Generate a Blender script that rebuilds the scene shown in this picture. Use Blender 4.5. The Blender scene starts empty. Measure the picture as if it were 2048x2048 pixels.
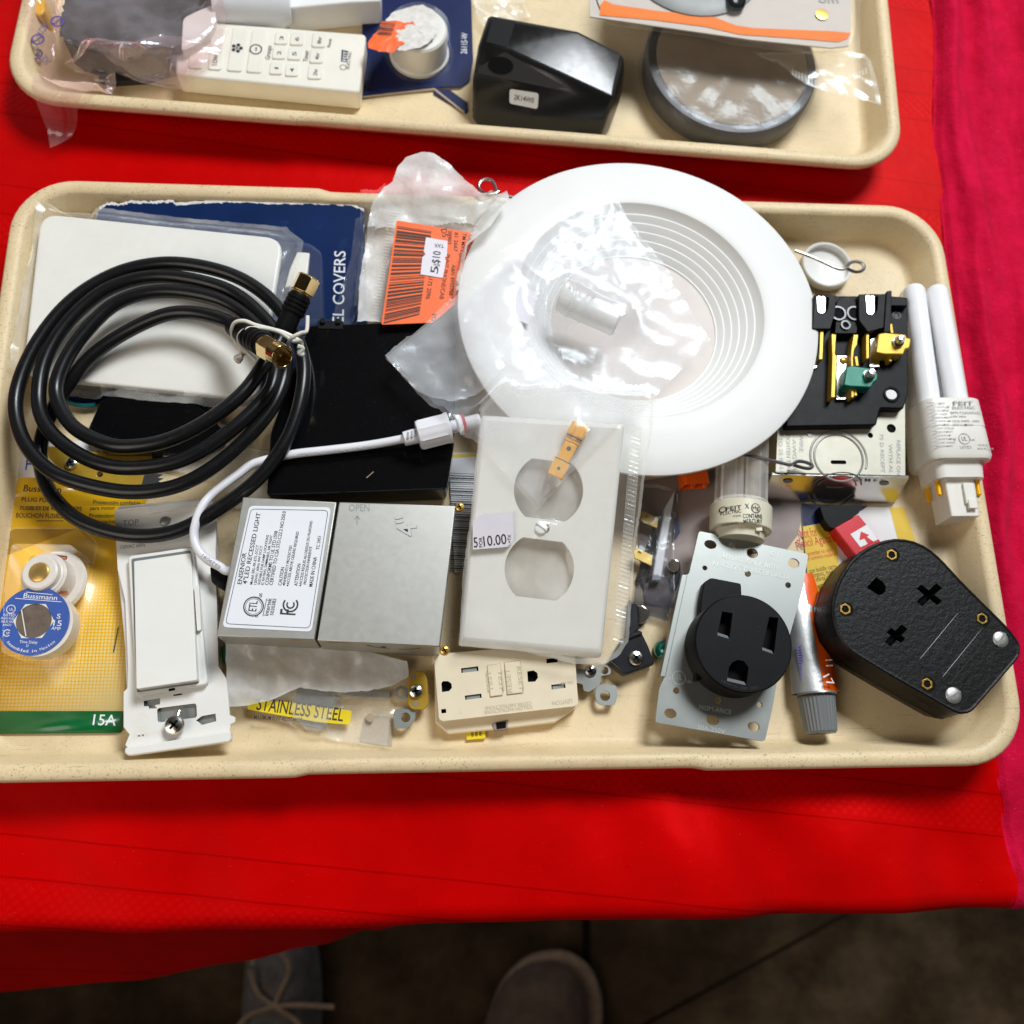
import bpy, bmesh, math, random
from mathutils import Vector, Matrix, noise
from mathutils.geometry import tessellate_polygon
random.seed(7)
scene = bpy.context.scene
COL = scene.collection
S = 0.001                                   # every length below is in millimetres

# ------------------------------------------------------------------ camera
RC = ((0.9966649424, -0.0198968484, 0.0791398002), (0.0041006364, -0.9563820277, -0.2920900578), (0.0814995542, 0.2914404442, -0.9531108488))
RC = Matrix(RC)
CAM = Vector((-34.081, -172.689, 493.406))
FOC = 1982.3
cam_d = bpy.data.cameras.new("camera"); cam = bpy.data.objects.new("camera", cam_d); COL.objects.link(cam)
m3 = Matrix((RC[0], -Vector(RC[1]), -Vector(RC[2]))).transposed()
cam.matrix_world = Matrix.Translation(CAM * S) @ m3.to_4x4()
cam_d.sensor_width = 36; cam_d.sensor_fit = 'HORIZONTAL'; cam_d.lens = 36 * FOC / 2048
cam_d.clip_start = 0.01; cam_d.clip_end = 50
cam_d.dof.use_dof = True; cam_d.dof.focus_distance = 0.462; cam_d.dof.aperture_fstop = 8.0
scene.camera = cam
RT = RC.transposed()

def U(p, z):                                # where the sight line through a measured spot meets height z
    d = RT @ Vector(((p[0] - 1024) / FOC, (p[1] - 1024) / FOC, 1.0))
    return CAM + d * ((z - CAM.z) / d.z)
def crop(x0, y0, s): return lambda x, y: (x0 + x * s, y0 + y * s)
A1 = crop(0, 0, .36232); A2 = crop(650, 0, .36232); A3 = crop(1200, 0, .43892); A4 = crop(0, 340, .36232); A5 = crop(650, 300, .36232); A6 = crop(1348, 340, .36232)
B1 = crop(0, 740, .2588); B2 = crop(0, 1050, .2588); B3 = crop(400, 800, .31056); B4 = crop(450, 1200, .41408); B5 = crop(850, 700, .33639)
B6 = crop(1250, 850, .33632); B7 = crop(1500, 450, .31048); B8 = crop(1500, 980, .2951)
C1 = crop(0, 1500, .53002); C3 = crop(400, 500, .20704); C4 = crop(750, 380, .36232); C5 = crop(1200, 850, .2588); N0 = crop(0, 0, 1)
def P(c, pts, z): return [tuple(U(c(*p), z)[:2]) for p in pts]
def P1(c, x, y, z): return U(c(x, y), z)

def dep():
    bpy.context.view_layer.update(); return bpy.context.evaluated_depsgraph_get()
def drop(x, y, dg, z0=160):
    ok, loc, *_ = scene.ray_cast(dg, Vector((x, y, z0)) * S, Vector((0, 0, -1)))
    return loc.z / S if ok else 0.0
def hit(p, dg):
    d = RT @ Vector(((p[0] - 1024) / FOC, (p[1] - 1024) / FOC, 1.0))
    ok, loc, nor, *_ = scene.ray_cast(dg, CAM * S, d.normalized())
    return loc / S, nor

# ------------------------------------------------------------------ materials
def nodes(name):
    m = bpy.data.materials.new(name); m.use_nodes = True
    return m, m.node_tree.nodes, m.node_tree.links, m.node_tree.nodes['Principled BSDF']
def L(m, a, b): m.node_tree.links.new(a, b)
def coords(m): return m.node_tree.nodes.new('ShaderNodeTexCoord').outputs['Object']
def noise_n(m, scale, detail=4, rough=.6, vec=None):
    n = m.node_tree.nodes.new('ShaderNodeTexNoise'); n.inputs['Scale'].default_value = scale; n.inputs['Detail'].default_value = detail; n.inputs['Roughness'].default_value = rough
    L(m, vec or coords(m), n.inputs['Vector']); return n
def ramp_n(m, src, a, b, ca=(0, 0, 0, 1), cb=(1, 1, 1, 1)):
    r = m.node_tree.nodes.new('ShaderNodeValToRGB'); r.color_ramp.elements[0].position = a; r.color_ramp.elements[1].position = b
    r.color_ramp.elements[0].color = ca; r.color_ramp.elements[1].color = cb; L(m, src, r.inputs[0]); return r
def mix_n(m, fac, a, b, mode='MIX'):
    x = m.node_tree.nodes.new('ShaderNodeMix'); x.data_type = 'RGBA'; x.blend_type = mode
    for s, v in ((0, fac), (6, a), (7, b)):
        if hasattr(v, 'is_output'): L(m, v, x.inputs[s])
        elif s == 0: x.inputs[0].default_value = v
        else: x.inputs[s].default_value = (*v[:3], 1)
    return x.outputs[2]
def math_n(m, op, a, b=None):
    n = m.node_tree.nodes.new('ShaderNodeMath'); n.operation = op
    for i, v in enumerate((a, b)):
        if v is None: continue
        if hasattr(v, 'is_output'): L(m, v, n.inputs[i])
        else: n.inputs[i].default_value = v
    return n.outputs[0]
def bump_n(m, h, strength, dist, prev=None):
    b = m.node_tree.nodes.new('ShaderNodeBump'); b.inputs['Strength'].default_value = strength; b.inputs['Distance'].default_value = dist * S
    L(m, h, b.inputs['Height'])
    if prev: L(m, prev, b.inputs['Normal'])
    return b.outputs[0]
def mat(name, col, rough=.45, metal=0, var=.06, vs=90, bs=0, bst=.15, bd=.3, spec=.5, dirt=0, dcol=(.05, .035, .02), ds=60, d0=.56, d1=.72, sss=0, coat=0, fleck=0, rv=.02, worn=0):
    m, N, K, p = nodes(name)
    c = tuple(max(0, v) for v in col)
    n = noise_n(m, vs, 5)
    cc = mix_n(m, ramp_n(m, n.outputs[0], .3, .7).outputs[0], tuple(v * (1 - var) for v in c), tuple(v * (1 + var) for v in c))
    if dirt:
        d = ramp_n(m, noise_n(m, ds, 9, .72).outputs[0], d0, d1)
        cc = mix_n(m, math_n(m, 'MULTIPLY', d.outputs[0], dirt), cc, dcol)
    if worn:                                                # scuffs and grime rubbed into the raised rim, and long hairline scratches
        sz = m.node_tree.nodes.new('ShaderNodeSeparateXYZ'); L(m, coords(m), sz.inputs[0])
        up = m.node_tree.nodes.new('ShaderNodeMapRange'); L(m, sz.outputs[2], up.inputs[0])
        for i, q in enumerate((.019, .0235, .4, 1.0)): up.inputs[i + 1].default_value = q
        d1_ = ramp_n(m, noise_n(m, 900, 8, .75).outputs[0], .55, .66); d2_ = ramp_n(m, noise_n(m, 55, 6, .7).outputs[0], .34, .54)
        cc = mix_n(m, math_n(m, 'MULTIPLY', math_n(m, 'MULTIPLY', math_n(m, 'MULTIPLY', d1_.outputs[0], d2_.outputs[0]), up.outputs[0]), worn), cc, dcol)
        st_ = ramp_n(m, noise_n(m, 24, 5, .65).outputs[0], .50, .78); cc = mix_n(m, math_n(m, 'MULTIPLY', st_.outputs[0], .30), cc, (.42, .29, .15))
        for rot in (.4, 1.9, 1.2):
            mp = m.node_tree.nodes.new('ShaderNodeMapping'); mp.inputs['Rotation'].default_value = (0, 0, rot); mp.inputs['Scale'].default_value = (45, 1100, 60); L(m, coords(m), mp.inputs['Vector'])
            sc = ramp_n(m, noise_n(m, 1.0, 2, .5, mp.outputs[0]).outputs[0], .71, .75); cc = mix_n(m, math_n(m, 'MULTIPLY', sc.outputs[0], .3), cc, dcol)
    if fleck:
        d = ramp_n(m, noise_n(m, 2600, 1).outputs[0], .77, .80)
        cc = mix_n(m, math_n(m, 'MULTIPLY', d.outputs[0], fleck), cc, (.75, .73, .7))
    L(m, cc, p.inputs['Base Color'])
    rr = ramp_n(m, noise_n(m, vs * 2.3, 5).outputs[0], .3, .7, (max(0, rough - rv),) * 3 + (1,), (min(1, rough + rv * 1.3),) * 3 + (1,))
    L(m, rr.outputs[0], p.inputs['Roughness'])
    p.inputs['Metallic'].default_value = metal; p.inputs['Specular IOR Level'].default_value = spec
    if sss: p.inputs['Subsurface Weight'].default_value = sss; p.inputs['Subsurface Radius'].default_value = (.004, .0035, .003); p.inputs['Subsurface Scale'].default_value = .4
    if coat: p.inputs['Coat Weight'].default_value = coat; p.inputs['Coat Roughness'].default_value = .08
    if bs: L(m, bump_n(m, noise_n(m, bs, 6, .65).outputs[0], bst, bd), p.inputs['Normal'])
    return m
def film(name, tint=(1, 1, 1), opac=.1, body=(.9, .92, .95), rough=.12, bs=70, bst=.6, bd=2.0, gl=.75, fine=350):
    m, N, K, p = nodes(name)
    p.inputs['Base Color'].default_value = (*body, 1); p.inputs['Roughness'].default_value = rough; p.inputs['Specular IOR Level'].default_value = .9
    v = N.new('ShaderNodeTexVoronoi'); v.feature = 'DISTANCE_TO_EDGE'; v.inputs['Scale'].default_value = bs
    w = noise_n(m, 45, 3); wm = mix_n(m, .03, coords(m), w.outputs['Color'], 'ADD'); L(m, wm, v.inputs['Vector'])
    nn = noise_n(m, bs * .8, 4, .55)
    b = bump_n(m, v.outputs[0], bst * .25, bd); b = bump_n(m, nn.outputs[0], bst * .7, bd, b); b = bump_n(m, noise_n(m, fine, 3).outputs[0], bst * .4, bd * .25, b)
    g = N.new('ShaderNodeBsdfGlossy'); g.inputs['Roughness'].default_value = rough; g.inputs['Color'].default_value = (1, 1, 1, 1); L(m, b, g.inputs['Normal'])
    d = N.new('ShaderNodeBsdfDiffuse'); d.inputs['Color'].default_value = (*body, 1); L(m, b, d.inputs['Normal'])
    t = N.new('ShaderNodeBsdfTransparent'); t.inputs['Color'].default_value = (*tint, 1)
    f = N.new('ShaderNodeFresnel'); f.inputs['IOR'].default_value = 1.5; L(m, b, f.inputs['Normal'])
    f.inputs['IOR'].default_value = 1.22
    m1 = N.new('ShaderNodeMixShader'); L(m, t.outputs[0], m1.inputs[1])
    tl = N.new('ShaderNodeBsdfTranslucent'); tl.inputs['Color'].default_value = (*body, 1); md = N.new('ShaderNodeMixShader'); md.inputs[0].default_value = .12; L(m, d.outputs[0], md.inputs[1]); L(m, tl.outputs[0], md.inputs[2]); L(m, md.outputs[0], m1.inputs[2])
    op = ramp_n(m, nn.outputs[0], .35, .75, (opac * .6,) * 3 + (1,), (min(1, opac * 1.7),) * 3 + (1,)); L(m, op.outputs[0], m1.inputs[0])
    fx = N.new('ShaderNodeMath'); fx.operation = 'MULTIPLY_ADD'; fx.use_clamp = True; L(m, f.outputs[0], fx.inputs[0]); fx.inputs[1].default_value = gl * .8; fx.inputs[2].default_value = gl * .06
    tn = N.new('ShaderNodeMix'); tn.data_type = 'RGBA'; tn.blend_type = 'MULTIPLY'; tn.inputs[0].default_value = 1; L(m, fx.outputs[0], tn.inputs[6]); tn.inputs[7].default_value = (.86, .95, 1, 1); L(m, tn.outputs[2], g.inputs['Color'])                # a clear film loses next to no light: its gloss adds to what shows through
    m2 = N.new('ShaderNodeAddShader'); L(m, m1.outputs[0], m2.inputs[0]); L(m, g.outputs[0], m2.inputs[1])
    L(m, m2.outputs[0], N['Material Output'].inputs['Surface'])
    return m

M = {}
M['tray'] = mat('tray_fibreglass', (.75, .595, .36), .48, worn=1.0, var=.06, vs=30, bs=500, bst=.12, bd=.1, dirt=.32, dcol=(.13, .09, .045), ds=420, d0=.57, d1=.74, spec=.35)
M['white'] = mat('white_plastic', (.80, .79, .75), .33, var=.025, vs=40, sss=.0, dirt=.25, ds=300, d0=.68, d1=.76)
M['white_matt'] = mat('white_painted_metal', (.78, .775, .75), .5, var=.035, spec=.3, vs=14, dirt=.3, ds=260, d0=.70, d1=.76)
M['diffuser'] = mat('lens_diffuser', (.66, .60, .56), .5, var=.03, spec=.2)
M['cream'] = mat('cream_plastic', (.82, .785, .69), .36, var=.04, vs=50, dirt=.3, ds=220, d0=.66, d1=.78)
M['ivory'] = mat('ivory_plastic', (.78, .68, .50), .35, var=.04, vs=60, dirt=.35, ds=200, d0=.62, d1=.76)
M['bulb'] = mat('bulb_glass', (.86, .86, .88), .18, var=.02)
M['bulb_base'] = mat('bulb_base_plastic', (.76, .73, .66), .38, var=.03)
M['bulb_warm'] = mat('bulb_base_aged_plastic', (.72, .68, .52), .38, var=.04)
M['clear_glass'] = film('clear_tube_glass', (.97, .96, .94), .22, (.9, .87, .83), .08, 20, .05, .2, .6)
M['black'] = mat('black_gloss_plastic', (.0035, .0035, .004), .13, rv=.008, var=.02, spec=.3, fleck=.25)
M['black_matt'] = mat('black_matt_plastic', (.005, .005, .0055), .46, var=.2, bs=900, bst=.1, bd=.1, spec=.14, fleck=.3)
M['black_leather'] = mat('black_grained_plastic', (.006, .0055, .0055), .40, var=.2, bs=420, bst=.6, bd=.5, spec=.24, fleck=.15)
M['rubber'] = mat('black_cable_jacket', (.006, .006, .0065), .30, var=.2, vs=200, bs=700, bst=.04, bd=.1, spec=.4, fleck=.5)
M['hole'] = mat('dark_cavity', (.004, .004, .004), .7, spec=.1)
M['galv'] = mat('galvanised_steel', (.50, .49, .45), .42, .85, fleck=0, var=.012, vs=160, bs=1300, bst=.05, bd=.05, dirt=.0, dcol=(.4, .38, .33), ds=120, d0=.55, d1=.8)
M['zinc'] = mat('zinc_plated_steel', (.34, .355, .335), .42, .8, var=.02, vs=60, bs=900, bst=.05, bd=.06, dirt=.12, dcol=(.3, .3, .28), ds=50)
M['flange_steel'] = mat('polished_zinc_steel', (.60, .58, .54), .17, .95, var=.05)
M['chrome'] = mat('bright_steel', (.72, .71, .68), .2, 1, var=.08)
M['wire'] = mat('spring_wire', (.42, .40, .38), .25, 1, var=.1)
M['brass'] = mat('brass', (.66, .40, .09), .28, .75, var=.12)
M['gold'] = mat('gold_plating', (1.0, .50, .0), .3, .2, var=.06)
M['copper'] = mat('copper', (.72, .25, .10), .28, 1, var=.1)
M['brassy_yellow'] = mat('yellow_plated_steel', (.50, .31, .03), .40, .4, var=.12)
M['green_metal'] = mat('green_plated_steel', (.0, .13, .085), .42, .25, var=.15, coat=.15)
M['green'] = mat('green_plastic', (.0, .09, .03), .35)
M['green_gem'] = mat('green_enamel', (.0, .16, .11), .12, .3, coat=1)
M['blue_card'] = mat('blue_printed_card', (.002, .017, .085), .4, var=.15, vs=30, dirt=.3, dcol=(.08, .18, .28), ds=45, d0=.62, d1=.85, spec=.2)
M['navy_card'] = mat('navy_printed_card', (.005, .013, .075), .35, var=.1, spec=.25)
M['teal'] = mat('teal_print', (.0, .20, .24), .35)
M['paper'] = mat('white_paper', (.78, .77, .76), .6, var=.03)
M['lilac_paper'] = mat('price_sticker_paper', (.74, .70, .76), .55, var=.03)
M['label'] = mat('label_film', (.80, .82, .86), .35, var=.02)
M['orange_paper'] = mat('orange_sticker_paper', (.90, .12, .001), .45, var=.05)
M['torn_paper'] = mat('torn_fibrous_paper', (.72, .69, .66), .85, var=.15, vs=220, bs=160, bst=.7, bd=1)
M['orange'] = mat('orange_plastic', (.88, .11, .001), .35, var=.06)
M['red'] = mat('red_plastic', (.60, .006, .018), .32, var=.06)
M['yellow'] = mat('yellow_print', (.93, .54, .008), .35, var=.05, coat=.25)
M['yellow_dull'] = mat('yellow_leaflet_print', (.72, .47, .02), .5, var=.06)
M['yellow_label'] = mat('yellow_label_print', (.80, .62, .01), .4, var=.05)
M['green_print'] = mat('green_print', (.0, .115, .028), .3, var=.06, coat=.3)
M['blue_print'] = mat('blue_print', (.025, .09, .40), .35, var=.05)
M['ink'] = mat('black_ink', (.02, .02, .022), .6, var=.1)
M['brown_ink'] = mat('dark_brown_ink', (.05, .015, .004), .6, var=.1)
M['grey_ink'] = mat('grey_ink', (.30, .30, .31), .6, var=.1)
M['red_ink'] = mat('red_ink', (.55, .03, .02), .6)
M['purple_ink'] = mat('purple_ink', (.10, .07, .25), .6)
M['white_ink'] = mat('white_ink', (.80, .80, .82), .5)
M['porcelain'] = mat('porcelain', (.78, .72, .66), .3, var=.04)
M['fuse_window'] = mat('fuse_window_mica', (.15, .11, .085), .15, var=.3, vs=200)
M['mauve_paper'] = mat('mauve_card', (.27, .21, .19), .5, var=.12, vs=35)
M['grey_plastic'] = mat('grey_plastic', (.17, .18, .18), .42, var=.08)
M['dark_steel'] = mat('dark_lacquered_steel', (.03, .03, .035), .22, .4, var=.2)
M['silver_foil'] = mat('silver_foil', (.42, .42, .41), .38, .7, var=.1, bs=150, bst=.3, bd=.6)
M['kraft'] = mat('tan_card', (.40, .31, .21), .7, var=.12, vs=60)
M['dark_roll'] = mat('dark_grey_tape', (.06, .055, .055), .4, var=.3, vs=80, bs=300, bst=.2)
M['white_wire'] = mat('white_wire_jacket', (.80, .80, .84), .3, var=.03)
M['tie'] = mat('cream_tie_plastic', (.74, .71, .62), .35)
M['joint'] = mat('floor_joint_dirt', (.010, .0065, .004), .9, spec=.03)
M['gold_nut'] = mat('polished_gold_nut', (.82, .60, .28), .13, 1, var=.02)
M['clam_card'] = mat('warm_grey_card', (.52, .46, .41), .5, var=.03)
M['haze_film'] = film('hazy_film', (.99, .99, .98), .13, (.90, .88, .84), .14, 45, .4, gl=.7)
M['backing_film'] = film('hazy_backing_film', (.98, .98, .97), .50, (.90, .88, .84), .3, 30, .4, gl=.3)
M['stripe_print'] = mat('orange_stripe_print', (.86, .19, .008), .5, spec=.2)
M['housing'] = mat('black_moulded_plastic', (.010, .0095, .009), .21, rv=.03, var=.1, bs=700, bst=.1, bd=.12, spec=.45, fleck=.15)
M['tab_brass'] = mat('yellow_brass_tab', (.78, .54, .12), .35, .3, var=.08)
M['plate_steel'] = mat('dull_cream_steel', (.42, .40, .33), .5, .5, var=.03)
M['grip'] = mat('matt_grey_black_plastic', (.022, .020, .018), .55, var=.1, bs=900, bst=.2, bd=.15, spec=.3)
M['foam'] = mat('dark_foam', (.022, .022, .024), .6, var=.4, vs=160, bs=250, bst=.5, bd=1)
M['emboss_ivory'] = mat('embossed_ivory', (.55, .46, .32), .4)
M['emboss_steel'] = mat('embossed_steel', (.60, .61, .58), .35, .35)
M['engrave_shade'] = mat('engraved_steel_shade', (.22, .23, .23), .5, .5)  # darker tone painting the shade in engraved marks and slots, and beside relief
M['emboss_black'] = mat('embossed_black', (.03, .028, .028), .3)
M['film'] = film('clear_film', (.975, .975, .98), .06, rough=.11)
M['film_soft'] = film('milky_film', (.98, .98, .96), .26, (.88, .87, .82), .2, 50, .4, gl=.45)
M['film_white'] = film('white_film', (.9, .9, .88), .85, (.88, .87, .84), .26, 55, .6, 2.4, gl=.5)
M['film_bright'] = film('crinkled_clear_film', (.985, .985, .99), .19, (.92, .94, .97), .24, 42, .30, 2.4, .42)
M['film_pink'] = film('pink_antistatic_film', (.95, .88, .88), .13, (.80, .68, .69), .14, 40, .45, gl=.8)
M['film_grey'] = film('grey_film', (.88, .88, .89), .08, (.55, .54, .53), .2, 60, .5, gl=.22)
M['film_smoke'] = film('doubled_grey_film', (.42, .43, .48), .12, (.3, .31, .35), .2, 40, .5, gl=.35)
M['blister'] = film('clear_blister_shell', (.99, .985, .97), .03, rough=.07, bs=18, bst=.15, bd=1.5, gl=.4, fine=120)

def cloth_mat():
    m, N, K, p = nodes('red_satin_cloth')
    co = coords(m)
    mp = N.new('ShaderNodeMapping'); mp.inputs['Rotation'].default_value = (0, 0, math.radians(6.9)); L(m, co, mp.inputs['Vector'])
    sx = N.new('ShaderNodeSeparateXYZ'); L(m, mp.outputs[0], sx.inputs[0])
    X, Y = sx.outputs[0], sx.outputs[1]
    per = .084
    ph = math_n(m, 'MODULO', math_n(m, 'ADD', Y, (.2585 + .026) + per * 20), per)                  # metres inside one repeat of the woven stripe
    def line(at, w): return math_n(m, 'LESS_THAN', math_n(m, 'ABSOLUTE', math_n(m, 'SUBTRACT', ph, at)), w)
    dia = math_n(m, 'MULTIPLY', math_n(m, 'GREATER_THAN', ph, .0455), math_n(m, 'LESS_THAN', ph, .0615))
    k = 2 * math.pi / .0074
    dd = math_n(m, 'MULTIPLY', math_n(m, 'SINE', math_n(m, 'MULTIPLY', math_n(m, 'ADD', X, Y), k * .72)), math_n(m, 'SINE', math_n(m, 'MULTIPLY', math_n(m, 'SUBTRACT', X, Y), k * .72)))
    dd = math_n(m, 'MULTIPLY', math_n(m, 'ABSOLUTE', dd), dia)
    ln = math_n(m, 'ADD', math_n(m, 'ADD', line(.0435, .0005), line(.0635, .0005)), line(.0815, .0005))
    weave = N.new('ShaderNodeTexWave'); weave.inputs['Scale'].default_value = 900; weave.inputs['Distortion'].default_value = 1; L(m, mp.outputs[0], weave.inputs['Vector'])
    big = noise_n(m, 14, 3)
    base = mix_n(m, ramp_n(m, big.outputs[0], .3, .7).outputs[0], (.44, .0004, .0005), (.56, .0008, .001))
    base = mix_n(m, math_n(m, 'MULTIPLY', ln, .5), base, (.25, .0, .0))
    base = mix_n(m, math_n(m, 'MULTIPLY', dd, .22), base, (.7, .006, .008))
    base = mix_n(m, math_n(m, 'MULTIPLY', ramp_n(m, noise_n(m, 1900, 1).outputs[0], .79, .81).outputs[0], .18), base, (.9, .5, .5))
    L(m, base, p.inputs['Base Color']); p.inputs['Roughness'].default_value = .48; p.inputs['Specular IOR Level'].default_value = .5; p.inputs['Specular Tint'].default_value = (1, .012, .015, 1)
    p.inputs['Sheen Weight'].default_value = .03; p.inputs['Sheen Tint'].default_value = (1, .1, .1, 1); p.inputs['Sheen Roughness'].default_value = .4
    b = bump_n(m, weave.outputs['Color'], .12, .08); b = bump_n(m, dd, .25, .4, b); b = bump_n(m, ln, -.4, .4, b); b = bump_n(m, noise_n(m, 22, 4).outputs[0], .25, 5, b)
    L(m, b, p.inputs['Normal']); return m
M['red_cloth'] = cloth_mat()
def cloth2_mat():
    m, N, K, p = nodes('crimson_cotton')
    w = N.new('ShaderNodeTexWave'); w.bands_direction = 'Y'; w.inputs['Scale'].default_value = 420; w.inputs['Distortion'].default_value = 2; w.inputs['Detail Scale'].default_value = 30; L(m, coords(m), w.inputs['Vector'])
    base = mix_n(m, ramp_n(m, noise_n(m, 60, 6, .7).outputs[0], .3, .7).outputs[0], (.48, .0014, .026), (.68, .005, .052))
    base = mix_n(m, math_n(m, 'MULTIPLY', ramp_n(m, noise_n(m, 1300, 1).outputs[0], .76, .79).outputs[0], .4), base, (.85, .35, .45))
    L(m, base, p.inputs['Base Color']); p.inputs['Roughness'].default_value = .8; p.inputs['Specular IOR Level'].default_value = .06
    p.inputs['Sheen Weight'].default_value = .12; p.inputs['Sheen Tint'].default_value = (1, .2, .35, 1)
    b = bump_n(m, w.outputs['Color'], .25, .15); b = bump_n(m, noise_n(m, 90, 7, .7).outputs[0], .5, 4, b); L(m, b, p.inputs['Normal']); return m
M['crimson'] = cloth2_mat()
def halftone_mat():
    m, N, K, p = nodes('yellow_halftone_print')
    sx = N.new('ShaderNodeSeparateXYZ'); L(m, coords(m), sx.inputs[0]); k = math.pi / .00165
    dots = math_n(m, 'MULTIPLY', math_n(m, 'ABSOLUTE', math_n(m, 'SINE', math_n(m, 'MULTIPLY', sx.outputs[0], k))), math_n(m, 'ABSOLUTE', math_n(m, 'SINE', math_n(m, 'MULTIPLY', sx.outputs[1], k))))
    g = math_n(m, 'ADD', math_n(m, 'MULTIPLY', sx.outputs[1], 13.0), math_n(m, 'MULTIPLY', sx.outputs[0], -7.0))     # dots fade out up the card
    th = math_n(m, 'ADD', g, .86)
    on = math_n(m, 'GREATER_THAN', dots, th)
    L(m, mix_n(m, math_n(m, 'MULTIPLY', on, .75), (.92, .52, .008), (.88, .76, .42)), p.inputs['Base Color']); p.inputs['Roughness'].default_value = .33
    p.inputs['Coat Weight'].default_value = .25; return m
M['halftone'] = halftone_mat()
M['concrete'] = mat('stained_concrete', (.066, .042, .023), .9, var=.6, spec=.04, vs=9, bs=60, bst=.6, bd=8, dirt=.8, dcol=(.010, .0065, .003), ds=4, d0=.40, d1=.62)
M['shoe'] = mat('worn_suede', (.11, .075, .055), .9, spec=.05, var=.25, vs=60, bs=200, bst=.4)
M['shoe_rim'] = mat('worn_rubber_sole', (.25, .175, .12), .8, spec=.05, var=.2)
M['shoe_dark'] = mat('grey_mesh_fabric', (.12, .105, .095), .9, spec=.05, var=.3, bs=200, bst=.5)

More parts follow.
